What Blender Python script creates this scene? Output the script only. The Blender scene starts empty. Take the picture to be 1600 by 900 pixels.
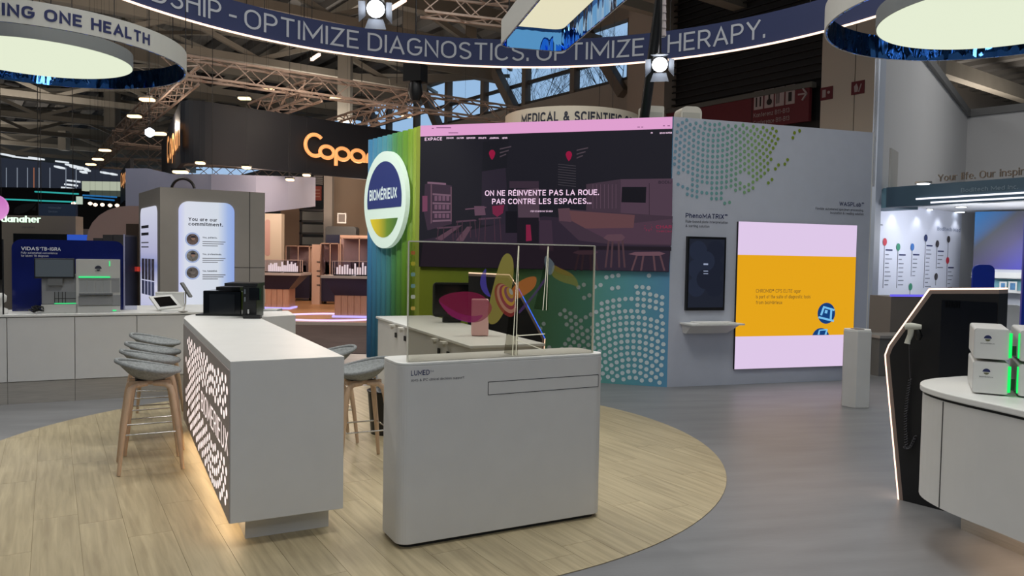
import bpy, math, random
from mathutils import Vector, Matrix
random.seed(7)
C = bpy.context.scene.collection
SC = bpy.context.scene
R = math.radians

# ---------------------------------------------------------------- camera
F, PITCH, ROLL, EYE = 1200.0, R(2.35), R(0.97), 1.65
fwd = Vector((0, math.cos(PITCH), -math.sin(PITCH)))
up0 = Vector((0, math.sin(PITCH), math.cos(PITCH)))
rt0 = Vector((1, 0, 0))
rgt = math.cos(ROLL)*rt0 + math.sin(ROLL)*up0
upv = -math.sin(ROLL)*rt0 + math.cos(ROLL)*up0
O = Vector((0, 0, EYE))
cd = bpy.data.cameras.new('camera'); cam = bpy.data.objects.new('camera', cd); C.objects.link(cam)
cd.sensor_width = 36; cd.lens = 36*F/1600; cd.clip_end = 300
m3 = Matrix((rgt, upv, -fwd)).transposed()
cam.matrix_world = Matrix.Translation(O) @ m3.to_4x4()
SC.camera = cam

# ---------------------------------------------------------------- world, exposure, hall lamps and added fill lights
W = bpy.data.worlds.new('sky'); SC.world = W; W.use_nodes = True
bg = W.node_tree.nodes['Background']; bg.inputs[0].default_value = (0.42, 0.62, 0.90, 1); bg.inputs[1].default_value = 0.85
SC.view_settings.view_transform = 'Standard'; SC.view_settings.look = 'None'
SC.view_settings.exposure = 0.0; SC.view_settings.gamma = 1.0; SC.view_settings.use_curve_mapping = False

def area(loc, size, power, col, rot=(0, 0, 0), size_y=None):
    l = bpy.data.lights.new('hall_or_fill_light', 'AREA'); l.energy = power; l.color = col; l.size = size
    if size_y: l.shape = 'RECTANGLE'; l.size_y = size_y
    o = bpy.data.objects.new('hall_or_fill_light', l); o.location = loc; o.rotation_euler = rot; C.objects.link(o); return o
def point(loc, power, col, rad=0.15):
    l = bpy.data.lights.new('booth_or_fill_light', 'POINT'); l.energy = power; l.color = col; l.shadow_soft_size = rad
    o = bpy.data.objects.new('booth_or_fill_light', l); o.location = loc; C.objects.link(o); return o
def spot(loc, tgt, power, col, ang=60, rad=0.08):
    l = bpy.data.lights.new('stage_or_fill_spot', 'SPOT'); l.energy = power; l.color = col; l.spot_size = R(ang); l.spot_blend = .5; l.shadow_soft_size = rad
    o = bpy.data.objects.new('stage_or_fill_spot', l); o.location = loc
    o.rotation_euler = (Vector(tgt)-Vector(loc)).to_track_quat('-Z', 'Y').to_euler(); C.objects.link(o); return o
NEU = (1.0, 0.985, 0.955)
area((0.5, 3.5, 9.0), 2.5, 260, NEU)
area((-4.5, 7.5, 9.4), 2.5, 260, NEU)
area((4.0, 9.5, 9.4), 2.5, 230, NEU)
area((0.0, 15.5, 9.4), 3, 230, NEU)
area((-12, 18, 9.4), 4, 280, NEU)
area((12, 14, 8.8), 3, 210, NEU)
spot((-1.5, -4.5, 5.2), (-1.0, 5.0, 0.6), 230, (1, .99, .97), 60, .5)  # added fill from behind the camera for the counter fronts
area((-20, 12, 9.4), 4, 260, NEU)
area((0, -6, 9.4), 5, 300, NEU)
spot((-1.6, 8.2, 6.0), (-1.8, 5.6, 0.9), 230, (1, .98, .95), 75)
spot((1.9, 8.4, 5.6), (-0.1, 5.2, 0.6), 160, (1, .98, .95), 60)
spot((-6.5, 5.2, 6.0), (-3.0, 5.6, 0.6), 200, (1, .97, .93), 60)
spot((-3.9, 7.2, 5.6), (-1.8, 11.6, 1.9), 650, (1, .99, .97), 42, .2)  # added to brighten the fluted wall
for p_ in ((-8.6, 17.2, 5.5), (-10.2, 22.5, 5.3), (-5.2, 20.8, 5.6)): point(p_, 55, (1, .82, .66), .1)
WRM = (1.0, 0.93, 0.86)      # upward fill lights added to brighten the hall roof
for x_, y_, p_ in ((0, 16, 170), (-12, 24, 240), (-24, 38, 330), (-8, 34, 240), (12, 30, 260), (-40, 55, 400), (0, 4, 160), (24, 38, 420)):
    area((x_, y_, 6.9), 3, p_, WRM, (math.pi, 0, 0))

# ---------------------------------------------------------------- geometry helpers
def ray(x, y): return fwd*F + rgt*(x-800) - upv*(y-450)
def fl(x, y, z=0.0):
    d = ray(x, y); return O + d*((z-EYE)/d.z)
def dp(x, y, Y):
    d = ray(x, y); return O + d*(Y/d.y)

class Plane:
    """vertical plane through p with horizontal direction az (deg from +Y towards +X)"""
    def __init__(s, p, az):
        a = R(az); s.p = Vector((p[0], p[1], 0)); s.u = Vector((math.sin(a), math.cos(a), 0))
        s.n = Vector((s.u.y, -s.u.x, 0))
        if s.n.dot(Vector((s.p.x, s.p.y, 0))) > 0: s.n = -s.n       # towards the visitor
    def sz(s, x, y):
        d = ray(x, y); t = (s.p.dot(s.n) - O.dot(s.n)) / d.dot(s.n); q = O + d*t
        return (q - s.p).dot(s.u), q.z
    def at(s, a, z, off=0.0):
        q = s.p + s.u*a + s.n*off; return Vector((q.x, q.y, z))
    def px(s, x, y, off=0.0):
        a, z = s.sz(x, y); return s.at(a, z, off)

class MB:
    def __init__(s): s.v = []; s.f = []; s.sm = []
    def add(s, vs, fs, smooth=False):
        b = len(s.v); s.v += [tuple(v) for v in vs]; s.f += [tuple(i+b for i in f) for f in fs]; s.sm += [smooth]*len(fs); return s
    def hexa(s, p):      # 8 points: bottom 4, top 4
        return s.add(p, [(0,3,2,1),(4,5,6,7),(0,1,5,4),(1,2,6,5),(2,3,7,6),(3,0,4,7)])
    def box(s, c, size, az=0.0):
        a = R(az); ux = Vector((math.cos(a), -math.sin(a), 0)); uy = Vector((math.sin(a), math.cos(a), 0)); c = Vector(c)
        x, y, z = size[0]/2, size[1]/2, size[2]/2; k = Vector((0,0,1))
        return s.hexa([c+ux*i*x+uy*j*y+k*l*z for l in (-1,1) for i, j in ((-1,-1),(1,-1),(1,1),(-1,1))])
    def pbox(s, P, s0, s1, z0, z1, d0, d1):
        return s.hexa([P.at(a, z, d) for z in (z0, z1) for a, d in ((s0,d0),(s1,d0),(s1,d1),(s0,d1))])
    def prism(s, pts, vec):   # ngon points extruded along vec
        n = len(pts); vec = Vector(vec); q = [Vector(p) for p in pts]
        return s.add(q+[p+vec for p in q], [tuple(range(n-1,-1,-1)), tuple(range(n, 2*n))]+[(i,(i+1)%n,n+(i+1)%n,n+i) for i in range(n)])
    def slab(s, xy, z0, z1): return s.prism([(p[0], p[1], z0) for p in xy], (0,0,z1-z0))
    def pprism(s, P, szs, d0, d1): return s.prism([P.at(a, z, d0) for a, z in szs], P.n*(d1-d0))
    def quad(s, *p): return s.add(p, [(0,1,2,3)])
    def tube(s, pts, r, n=8, closed=False, caps=True, smooth=True):
        pts = [Vector(p) for p in pts]; N = len(pts); rings = []; prev = None
        rr = r if isinstance(r, (list, tuple)) else [r]*N
        for i, p in enumerate(pts):
            if closed: t = pts[(i+1) % N]-pts[i-1]
            else: t = pts[min(i+1, N-1)]-pts[max(i-1, 0)]
            t.normalize()
            if prev is None:
                a = t.orthogonal().normalized() if abs(t.z) > .9 else t.cross(Vector((0,0,1))).normalized()
            else:
                a = (prev - t*prev.dot(t)).normalized()
            prev = a; b = t.cross(a)
            rings.append([p + (a*math.cos(2*math.pi*k/n)+b*math.sin(2*math.pi*k/n))*rr[i] for k in range(n)])
        vs = [v for g in rings for v in g]; fs = []
        for i in range(N if closed else N-1):
            j = (i+1) % N
            for k in range(n): fs.append((i*n+k, i*n+(k+1)%n, j*n+(k+1)%n, j*n+k))
        s.add(vs, fs, smooth)
        if caps and not closed:
            s.add(rings[0], [tuple(range(n-1,-1,-1))]); s.add(rings[-1], [tuple(range(n))])
        return s
    def bar(s, p, q, w, h=None):     # rectangular bar
        h = h or w; p = Vector(p); q = Vector(q); t = (q-p).normalized()
        a = t.cross(Vector((0,0,1)))
        a = Vector((1,0,0)) if a.length < 1e-3 else a.normalized()
        b = a.cross(t); a *= w/2; b *= h/2
        return s.hexa([p-a-b, p+a-b, p+a+b, p-a+b, q-a-b, q+a-b, q+a+b, q-a+b])
    def lathe(s, c, prof, n=24, smooth=True, caps=True):
        c = Vector(c); vs = []; fs = []
        for r, z in prof:
            vs += [c+Vector((r*math.cos(2*math.pi*k/n), r*math.sin(2*math.pi*k/n), z)) for k in range(n)]
        for i in range(len(prof)-1):
            for k in range(n): fs.append((i*n+k, i*n+(k+1)%n, (i+1)*n+(k+1)%n, (i+1)*n+k))
        s.add(vs, fs, smooth)
        if caps:
            s.add(vs[:n], [tuple(range(n-1,-1,-1))]); s.add(vs[-n:], [tuple(range(n))])
        return s
    def build(s, name, mat, parent=None, kind=None, label=None, recalc=False):
        me = bpy.data.meshes.new(name); me.from_pydata(s.v, [], s.f); 
        if any(s.sm): me.polygons.foreach_set('use_smooth', s.sm)
        me.validate()
        if recalc:
            import bmesh
            bm = bmesh.new(); bm.from_mesh(me); bmesh.ops.recalc_face_normals(bm, faces=bm.faces); bm.to_mesh(me); bm.free()
        me.materials.append(mat); me.update()
        o = bpy.data.objects.new(name, me); C.objects.link(o)
        if parent: o.parent = parent; o.matrix_parent_inverse = Matrix.Translation(-parent.location) if parent.type == 'EMPTY' else Matrix()
        if kind: o['kind'] = kind
        if label: o['label'] = label
        return o
def bev(o, w, seg=2):
    m = o.modifiers.new('edge', 'BEVEL'); m.width = w; m.segments = seg; m.limit_method = 'ANGLE'; m.angle_limit = R(35); return o
def tag(o, label, cat, group=None, kind=None):
    if label: o['label'] = label
    if cat: o['category'] = cat
    if group: o['group'] = group
    if kind: o['kind'] = kind
    return o
def thing(name, label, cat, loc=(0,0,0), group=None):
    o = bpy.data.objects.new(name, None); o.location = loc; o.empty_display_size = .1; C.objects.link(o)
    return tag(o, label, cat, group)
def struct(o): o['kind'] = 'structure'; return o
def rrect(s0, s1, z0, z1, r, n=5, corners=(1,1,1,1)):   # rounded rectangle, corners: bl br tr tl
    out = []
    for (cx, cy, a0, on) in ((s0+r, z0+r, 180, corners[0]), (s1-r, z0+r, 270, corners[1]), (s1-r, z1-r, 0, corners[2]), (s0+r, z1-r, 90, corners[3])):
        if on:
            for k in range(n+1):
                a = R(a0+90*k/n); out.append((cx+r*math.cos(a), cy+r*math.sin(a)))
        else:
            out.append({180:(s0,z0),270:(s1,z0),0:(s1,z1),90:(s0,z1)}[a0])
    return out
def ell(cx, cz, rx, rz, n=32, a0=0, a1=360):
    return [(cx+rx*math.cos(R(a0+(a1-a0)*k/n)), cz+rz*math.sin(R(a0+(a1-a0)*k/n))) for k in range(n if a1-a0 == 360 else n+1)]

# ---------------------------------------------------------------- materials
def lin(c): return tuple(((v/255+.055)/1.055)**2.4 if v/255 > .04045 else v/255/12.92 for v in c)
MATS = {}
def mat(name, rgb, rough=.5, metal=0., emit=None, es=1., noise=0., nscale=6., bump=0., bscale=80., bdist=.01, stretch=None, alpha=None, trans=0., spec=None, ior=None, coat=0):
    if name in MATS: return MATS[name]
    m = bpy.data.materials.new(name); m.use_nodes = True; nt = m.node_tree; b = nt.nodes['Principled BSDF']
    col = lin(rgb)+(1,)
    b.inputs['Base Color'].default_value = col; b.inputs['Roughness'].default_value = rough; b.inputs['Metallic'].default_value = metal
    if emit is not None:
        b.inputs['Emission Color'].default_value = lin(emit)+(1,); b.inputs['Emission Strength'].default_value = es
    if alpha is not None: b.inputs['Alpha'].default_value = alpha
    if trans: b.inputs['Transmission Weight'].default_value = trans
    if spec is not None: b.inputs['Specular IOR Level'].default_value = spec
    if ior: b.inputs['IOR'].default_value = ior
    if coat: b.inputs['Coat Weight'].default_value = coat
    if noise or bump:
        tc = nt.nodes.new('ShaderNodeTexCoord'); mp = nt.nodes.new('ShaderNodeMapping'); nt.links.new(tc.outputs['Object'], mp.inputs[0])
        if stretch:
            mp.inputs['Rotation'].default_value = (0, 0, R(stretch[0])); m2 = nt.nodes.new('ShaderNodeMapping'); m2.inputs['Scale'].default_value = stretch[1]
            nt.links.new(mp.outputs[0], m2.inputs[0]); mp = m2
    if noise:
        n = nt.nodes.new('ShaderNodeTexNoise'); n.inputs['Scale'].default_value = nscale; n.inputs['Detail'].default_value = 5
        nt.links.new(mp.outputs[0], n.inputs[0])
        r = nt.nodes.new('ShaderNodeValToRGB'); r.color_ramp.elements[0].position = .3; r.color_ramp.elements[1].position = .7
        r.color_ramp.elements[0].color = tuple(v*(1-noise) for v in col[:3])+(1,); r.color_ramp.elements[1].color = tuple(min(1, v*(1+noise)) for v in col[:3])+(1,)
        nt.links.new(n.outputs[0], r.inputs[0]); nt.links.new(r.outputs[0], b.inputs['Base Color'])
    if bump:
        n2 = nt.nodes.new('ShaderNodeTexNoise'); n2.inputs['Scale'].default_value = bscale
        nt.links.new(mp.outputs[0], n2.inputs[0]); bp = nt.nodes.new('ShaderNodeBump'); bp.inputs['Strength'].default_value = bump; bp.inputs['Distance'].default_value = bdist
        nt.links.new(n2.outputs[0], bp.inputs['Height']); nt.links.new(bp.outputs[0], b.inputs['Normal'])
    MATS[name] = m; return m
def glow(name, rgb, es=1.0):     # screens, lamps
    return mat(name, (8, 8, 8), .5, 0, rgb, es, spec=.1)
def gradient(name, axis, p0, length, stops, rough=.5, emit=0.):
    """colour along a world axis (print on a wall)"""
    if name in MATS: return MATS[name]
    m = bpy.data.materials.new(name); m.use_nodes = True; nt = m.node_tree; b = nt.nodes['Principled BSDF']; b.inputs['Roughness'].default_value = rough
    g = nt.nodes.new('ShaderNodeNewGeometry'); sub = nt.nodes.new('ShaderNodeVectorMath'); sub.operation = 'SUBTRACT'; sub.inputs[1].default_value = p0
    dot = nt.nodes.new('ShaderNodeVectorMath'); dot.operation = 'DOT_PRODUCT'; dot.inputs[1].default_value = Vector(axis)/length
    nt.links.new(g.outputs['Position'], sub.inputs[0]); nt.links.new(sub.outputs[0], dot.inputs[0])
    r = nt.nodes.new('ShaderNodeValToRGB'); cr = r.color_ramp
    while len(cr.elements) < len(stops): cr.elements.new(.5)
    for e, (p, c) in zip(cr.elements, stops): e.position = p; e.color = lin(c)+(1,)
    nt.links.new(dot.outputs['Value'], r.inputs[0])
    if emit: 
        b.inputs['Base Color'].default_value = (.02,.02,.02,1)
        nt.links.new(r.outputs[0], b.inputs['Emission Color']); b.inputs['Emission Strength'].default_value = emit
    else: nt.links.new(r.outputs[0], b.inputs['Base Color'])
    MATS[name] = m; return m

M_white = mat('white_laminate', (226, 226, 222), .42, noise=.02)
M_white_side = mat('white_panel', (214, 213, 210), .5, noise=.02)
M_grey_gap = mat('shadow_gap', (45, 45, 45), .8)
M_steel = mat('brushed_steel', (185, 180, 172), .42, .6, noise=.1, nscale=4, stretch=(0, (1, 1, 30)))
M_chrome = mat('chrome', (200, 200, 198), .2, 1.)
M_black = mat('black_plastic', (18, 19, 21), .38)
M_blackg = mat('black_gloss', (10, 11, 13), .12)
M_ink = mat('dark_ink', (40, 44, 60), .6)
M_navyink = mat('navy_ink', (30, 40, 92), .6)
M_whiteink = mat('white_ink', (230, 232, 238), .6)
M_oak = mat('oak_frame', (192, 164, 136), .5, noise=.1, nscale=8, stretch=(0, (6, 6, .6)))
M_felt = mat('grey_felt', (138, 142, 142), .95, noise=.22, nscale=60, bump=.4, bscale=260)
M_truss = mat('truss_aluminium', (172, 152, 138), .5, .3, noise=.1)
M_beam = mat('roof_beam_paint', (150, 142, 128), .75, noise=.08, nscale=1)
M_deck = mat('roof_deck', (86, 83, 79), .8, noise=.1, nscale=1)
M_warm = glow('warm_lamp', (255, 214, 160), 3.0)
M_cool = glow('cool_lamp', (235, 245, 255), 4.0)
M_led = glow('warm_led', (255, 214, 188), 2.2)
M_cable = mat('cable', (20, 20, 20), .7)

# ---------------------------------------------------------------- lettering: a plain stroke alphabet
def _a(cx, cy, rx, ry, a0, a1, n=10): return [(cx+rx*math.cos(R(a0+(a1-a0)*k/n)), cy+ry*math.sin(R(a0+(a1-a0)*k/n))) for k in range(n+1)]
_O = lambda w, h=1.0: [_a(w/2, h-w/2, w/2, w/2, 0, 180)+_a(w/2, w/2, w/2, w/2, 180, 360)+[(w, h-w/2)]]
_bowl = lambda w, x: _a(w/2, x/2, w/2, x/2, 0, 360, 18)
X_ = .70
GL = {
 'A': (.66, [[(0,0),(.33,1),(.66,0)],[(.12,.32),(.54,.32)]]), 'B': (.56, [[(0,0),(0,1),(.3,1)]+_a(.3,.76,.22,.24,90,-90)+[(0,.52)],[(.3,.52)]+_a(.32,.26,.24,.26,90,-90)+[(0,0)]]),
 'C': (.62, [_a(.32,.66,.32,.34,35,180)+_a(.32,.34,.32,.34,180,325)]), 'D': (.62, [[(0,0),(0,1),(.26,1)]+_a(.26,.64,.36,.36,90,0)+_a(.26,.36,.36,.36,0,-90)+[(0,0)]]),
 'E': (.5, [[(.5,1),(0,1),(0,0),(.5,0)],[(0,.52),(.44,.52)]]), 'F': (.48, [[(.48,1),(0,1),(0,0)],[(0,.5),(.42,.5)]]),
 'G': (.66, [_a(.33,.66,.33,.34,38,180)+_a(.33,.34,.33,.34,180,360)+[(.66,.48),(.36,.48)]]), 'H': (.6, [[(0,0),(0,1)],[(.6,0),(.6,1)],[(0,.52),(.6,.52)]]),
 'I': (.0, [[(0,0),(0,1)]]), 'J': (.4, [[(.4,1),(.4,.24)]+_a(.2,.22,.2,.22,0,-170)]), 'K': (.56, [[(0,0),(0,1)],[(.54,1),(0,.42)],[(.18,.6),(.58,0)]]),
 'L': (.46, [[(0,1),(0,0),(.46,0)]]), 'M': (.86, [[(0,0),(0,1),(.43,.22),(.86,1),(.86,0)]]), 'N': (.6, [[(0,0),(0,1),(.6,0),(.6,1)]]),
 'O': (.68, [_a(.34,.64,.34,.36,0,180)+_a(.34,.36,.34,.36,180,360)+[(.68,.64)]]), 'P': (.54, [[(0,0),(0,1),(.28,1)]+_a(.28,.72,.26,.28,90,-90)+[(0,.44)]]),
 'Q': (.68, [_a(.34,.64,.34,.36,0,180)+_a(.34,.36,.34,.36,180,360)+[(.68,.64)],[(.42,.25),(.68,-.05)]]), 'R': (.56, [[(0,0),(0,1),(.28,1)]+_a(.28,.73,.26,.27,90,-90)+[(0,.46)],[(.3,.46),(.56,0)]]),
 'S': (.54, [_a(.27,.75,.26,.25,35,200)+[(.06,.62),(.48,.42)]+_a(.27,.26,.27,.26,20,-150)]), 'T': (.6, [[(0,1),(.6,1)],[(.3,1),(.3,0)]]),
 'U': (.6, [[(0,1),(0,.3)]+_a(.3,.3,.3,.3,180,360)+[(.6,1)]]), 'V': (.64, [[(0,1),(.32,0),(.64,1)]]), 'W': (.92, [[(0,1),(.23,0),(.46,.95),(.69,0),(.92,1)]]),
 'X': (.6, [[(0,0),(.6,1)],[(0,1),(.6,0)]]), 'Y': (.62, [[(0,1),(.31,.48),(.62,1)],[(.31,.48),(.31,0)]]), 'Z': (.56, [[(0,1),(.56,1),(0,0),(.56,0)]]),
 'a': (.44, [_bowl(.42, X_-.05), [(.44,X_),(.44,0)]]), 'b': (.46, [_bowl(.46, X_), [(0,1),(0,0)]]), 'c': (.4, [_a(.24,X_/2,.24,X_/2,50,310)]), 'd': (.46, [_bowl(.46, X_), [(.46,1),(.46,0)]]),
 'e': (.46, [[(.02,X_*.52),(.46,X_*.52)]+_a(.23,X_/2,.23,X_/2,5,310)]), 'f': (.28, [[(.28,1)]+_a(.24,.84,.12,.16,90,180)+[(.12,0)],[(0,X_),(.28,X_)]]),
 'g': (.46, [_bowl(.46, X_), [(.46,X_),(.46,-.1)]+_a(.23,-.1,.23,.18,0,-150)]), 'h': (.42, [[(0,0),(0,1)],[(0,X_-.2)]+_a(.21,X_-.21,.21,.21,180,0)+[(.42,0)]]),
 'i': (.0, [[(0,0),(0,X_)],[(0,.88),(0,1)]]), 'j': (.1, [[(.1,X_),(.1,-.15),(0,-.2)],[(.1,.88),(.1,1)]]), 'k': (.4, [[(0,0),(0,1)],[(.38,X_),(0,.28)],[(.12,.4),(.4,0)]]), 'l': (.0, [[(0,0),(0,1)]]),
 'm': (.72, [[(0,0),(0,X_)],[(0,X_-.18)]+_a(.18,X_-.18,.18,.18,180,0)+[(.36,0)],[(.36,X_-.18)]+_a(.54,X_-.18,.18,.18,180,0)+[(.72,0)]]), 'n': (.42, [[(0,0),(0,X_)],[(0,X_-.21)]+_a(.21,X_-.21,.21,.21,180,0)+[(.42,0)]]),
 'o': (.48, [_bowl(.48, X_)]), 'p': (.46, [_bowl(.46, X_), [(0,X_),(0,-.28)]]), 'q': (.46, [_bowl(.46, X_), [(.46,X_),(.46,-.28)]]), 'r': (.28, [[(0,0),(0,X_)],[(0,X_-.22)]+_a(.24,X_-.22,.24,.22,180,80)]),
 's': (.38, [_a(.19,X_*.75,.18,X_*.25,30,210)+[(.33,X_*.42)]+_a(.19,X_*.26,.19,X_*.26,20,-150)]), 't': (.28, [[(.12,.95),(.12,.1),(.28,0)],[(0,X_),(.28,X_)]]), 'u': (.42, [[(0,X_),(0,.21)]+_a(.21,.21,.21,.21,180,360)+[(.42,X_)],[(.42,.2),(.42,0)]]),
 'v': (.42, [[(0,X_),(.21,0),(.42,X_)]]), 'w': (.66, [[(0,X_),(.165,0),(.33,X_),(.495,0),(.66,X_)]]), 'x': (.4, [[(0,0),(.4,X_)],[(0,X_),(.4,0)]]), 'y': (.42, [[(0,X_),(.22,.02)],[(.42,X_),(.12,-.28)]]), 'z': (.38, [[(0,X_),(.38,X_),(0,0),(.38,0)]]),
 '0': (.5, [_a(.25,.5,.25,.5,0,360,18)]), '1': (.2, [[(0,.78),(.2,1),(.2,0)]]), '2': (.48, [_a(.24,.74,.24,.26,160,0)+[(.4,.5),(0,0),(.5,0)]]), '3': (.48, [_a(.22,.76,.22,.24,150,-90),_a(.23,.26,.25,.26,90,-150)]),
 '&': (.66, [[(.66,0),(.16,.68)]+_a(.27,.82,.14,.17,200,-20)+[(.1,.42)]+_a(.22,.22,.21,.22,130,300)+[(.6,.45)]]), '-': (.36, [[(0,.42),(.36,.42)]]), '.': (.0, [[(0,-.01),(0,.08)]]), ',': (.04, [[(.04,.06),(0,-.14)]]), "'": (.0, [[(0,.78),(0,1)]]),
 'É': (.5, [[(.5,1),(0,1),(0,0),(.5,0)],[(0,.52),(.44,.52)],[(.2,1.13),(.34,1.28)]]), 'é': (.46, [[(.02,X_*.52),(.46,X_*.52)]+_a(.23,X_/2,.23,X_/2,5,310),[(.2,.86),(.32,1)]]),
 '®': (.5, [_a(.25,.75,.25,.25,0,360,14),[(.18,.62),(.18,.88),(.3,.82),(.18,.75),(.32,.62)]]), ' ': (.16, [])}
TC = {}
def glyphs(txt, bold=0.0, spacing=1.0):
    k = (txt, bold, spacing)
    if k in TC: return TC[k]
    w = .115+bold*3.2; x = 0; V = []; Fc = []; gap = (.13+w)*spacing
    for ch in txt:
        adv, strokes = GL[ch]
        for st in strokes:
            st = [p for i, p in enumerate(st) if i == 0 or abs(p[0]-st[i-1][0])+abs(p[1]-st[i-1][1]) > 1e-4]
            closed = abs(st[0][0]-st[-1][0])+abs(st[0][1]-st[-1][1]) < 1e-3 and len(st) > 3
            pts = [Vector((p[0], p[1]*(1-w)+w/2)) for p in st]
            if closed: pts = pts[:-1]
            # split long straight strokes so that curved bands bend them
            q = []
            for i, p in enumerate(pts):
                q.append(p)
                if i+1 < len(pts) or closed:
                    r_ = pts[(i+1) % len(pts)]
                    if abs(r_.x-p.x) > .22: q.append((p+r_)/2)
            pts = q; n = len(pts); b = len(V)
            for i, p in enumerate(pts):
                t0 = (p-pts[i-1]).normalized() if (i > 0 or closed) else None
                t1 = (pts[(i+1) % n]-p).normalized() if (i < n-1 or closed) else None
                if t0 is None: t0 = t1; p = p-t1*(w/2 if not closed and n == 2 or True else 0)*(.5 if abs(t1.y) < .9 else 1)
                if t1 is None: t1 = t0; p = p+t0*(w/2)*(.5 if abs(t0.y) < .9 else 1)
                m = t0+t1; m = m.normalized() if m.length > .25 else t1
                nn = Vector((-m.y, m.x)); c = max(.5, abs(nn.dot(Vector((-t1.y, t1.x)))))
                V.append((x+p.x+nn.x*w/2/c, p.y+nn.y*w/2/c)); V.append((x+p.x-nn.x*w/2/c, p.y-nn.y*w/2/c))
            for i in range(n if closed else n-1):
                j = (i+1) % n; Fc.append((b+2*i+1, b+2*j+1, b+2*j, b+2*i))
        x += adv+gap
    x0 = min(v[0] for v in V); x1 = max(v[0] for v in V)
    TC[k] = ([((v[0]-x0)/(x1-x0), v[1]) for v in V], Fc, x1-x0); return TC[k]
def text_sz(P, txt, s0, s1, z0, cap, m, parent=None, off=.004, bold=0., name='lettering', spacing=1., flip=False, label=None, thick=0):
    """lettering on plane P, from s0 to s1, baseline z0, cap height cap"""
    v, f, asp = glyphs(txt, bold, spacing); mb = MB()
    mb.add([P.at(s0+(s1-s0)*x, z0+cap*y, off+thick) for x, y in v], f)
    if thick:     # raised letters: give them a body
        mb.add([P.at(s0+(s1-s0)*x, z0+cap*y, off) for x, y in v], f)
        ed = {}
        for g in f:
            for i in range(len(g)):
                e = (g[i], g[(i+1) % len(g)]); 
                if (e[1], e[0]) in ed: del ed[(e[1], e[0])]
                else: ed[e] = 1
        n = len(v)
        mb.f += [(a, b, b+n, a+n) for a, b in ed]; mb.sm += [False]*len(ed)
    return mb.build(name, m, parent, label=label)
def text_px(P, txt, xl, yl, xr, yr, cap_px, m, parent=None, off=.004, bold=0., name='lettering', spacing=1., thick=0):
    """baseline from pixel (xl,yl) to (xr,yr) of the plane"""
    s0, z0 = P.sz(xl, yl); s1, z1 = P.sz(xr, yr); s0b, zt = P.sz(xl, yl-cap_px)
    return text_sz(P, txt, s0, s1, (z0+z1)/2, abs(zt-z0), m, parent, off, bold, name, spacing, thick=thick)
def line_px(P, x0, x1, y, h, m, parent, off=.004, name='text_line'):
    a = P.sz(x0, y); b = P.sz(x1, y); t = P.sz(x0, y-h)
    return MB().pbox(P, a[0], b[0], a[1], t[1], off-.002, off).build(name, m, parent)

NTH = ('first', 'second', 'third', 'fourth', 'fifth', 'sixth', 'seventh', 'eighth', 'ninth', 'tenth', 'eleventh', 'twelfth', 'thirteenth', 'fourteenth')
ORD = ('nearest', 'second', 'third', 'fourth', 'fifth', 'sixth', 'seventh', 'eighth', 'ninth', 'tenth', 'eleventh', 'twelfth', 'thirteenth', 'fourteenth', 'fifteenth')
# ================================================================= SETTING: the hall
hall_u = Vector((math.sin(R(-36.3)), math.cos(R(-36.3)), 0)); hall_v = Vector((math.sin(R(53.7)), math.cos(R(53.7)), 0))
H0 = Vector((6, 30, 0))
def HP(u, v, z): q = H0 + hall_u*u + hall_v*v; return Vector((q.x, q.y, z))
M_floor = mat('grey_vinyl_floor', (122, 123, 125), .4, noise=.12, nscale=1.6, stretch=(-12, (.7, 3.2, 1)), bump=.05, bscale=30)
fo = MB().box((-10, 22, -.05), (120, 130, .1)).build('floor', M_floor); struct(fo)

HW = Plane(H0, -36.3)
M_wall = mat('hall_wall_paint', (166, 156, 144), .8, noise=.05, nscale=.5)
ZB, ZT = 9.0, 11.3
w = MB()
w.hexa([HP(u, v, z) for z in (0, ZB) for u, v in ((0, 0), (0, .4), (90, .4), (90, 0))])
w.hexa([HP(u, v, z) for z in (ZT+.2, 12.6) for u, v in ((2.2, 0), (2.2, .4), (90, .4), (90, 0))])
struct(w.build('wall_hall_side', M_wall))
# louvred dark wall
M_louvre = mat('dark_louvre', (26, 27, 30), .6)
lw = struct(MB().hexa([HP(u, v, z) for z in (0, 16) for u, v in ((-6.4, .25), (-6.4, .6), (0.1, .6), (0.1, .25))]).build('wall_louvre', M_louvre))
for k in range(34):
    z = 7.6+k*.24
    MB().hexa([HP(-6.4, .25, z), HP(-6.4, .02, z-.05), HP(0.1, .02, z-.05), HP(0.1, .25, z), HP(-6.4, .25, z+.06), HP(-6.4, .02, z+.0), HP(0.1, .02, z+.0), HP(0.1, .25, z+.06)]).build('slat', M_louvre, lw)
struct(MB().hexa([HP(u, v, z) for z in (0, 16) for u, v in ((-.05, -.4), (-.05, .5), (1.95, .5), (1.95, -.4))]).build('wall_pier', mat('pier_concrete', (178, 164, 150), .8, noise=.05, nscale=.6)))
M_beige = mat('beige_cladding', (196, 186, 172), .75, noise=.03, nscale=.5)
bw = struct(MB().hexa([HP(u, v, z) for z in (0, 16) for u, v in ((-10, .1), (-10, .5), (-6.35, .5), (-6.35, .1))]).build('wall_beige', M_beige))
for u0, u1 in ((-7.52, -6.4), (-8.75, -7.55), (-9.98, -8.78)):
    MB().hexa([HP(u, v, z) for z in (0, 16) for u, v in ((u0, 0), (u0, .1), (u1, .1), (u1, 0))]).build('panel', M_beige, bw)
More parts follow.
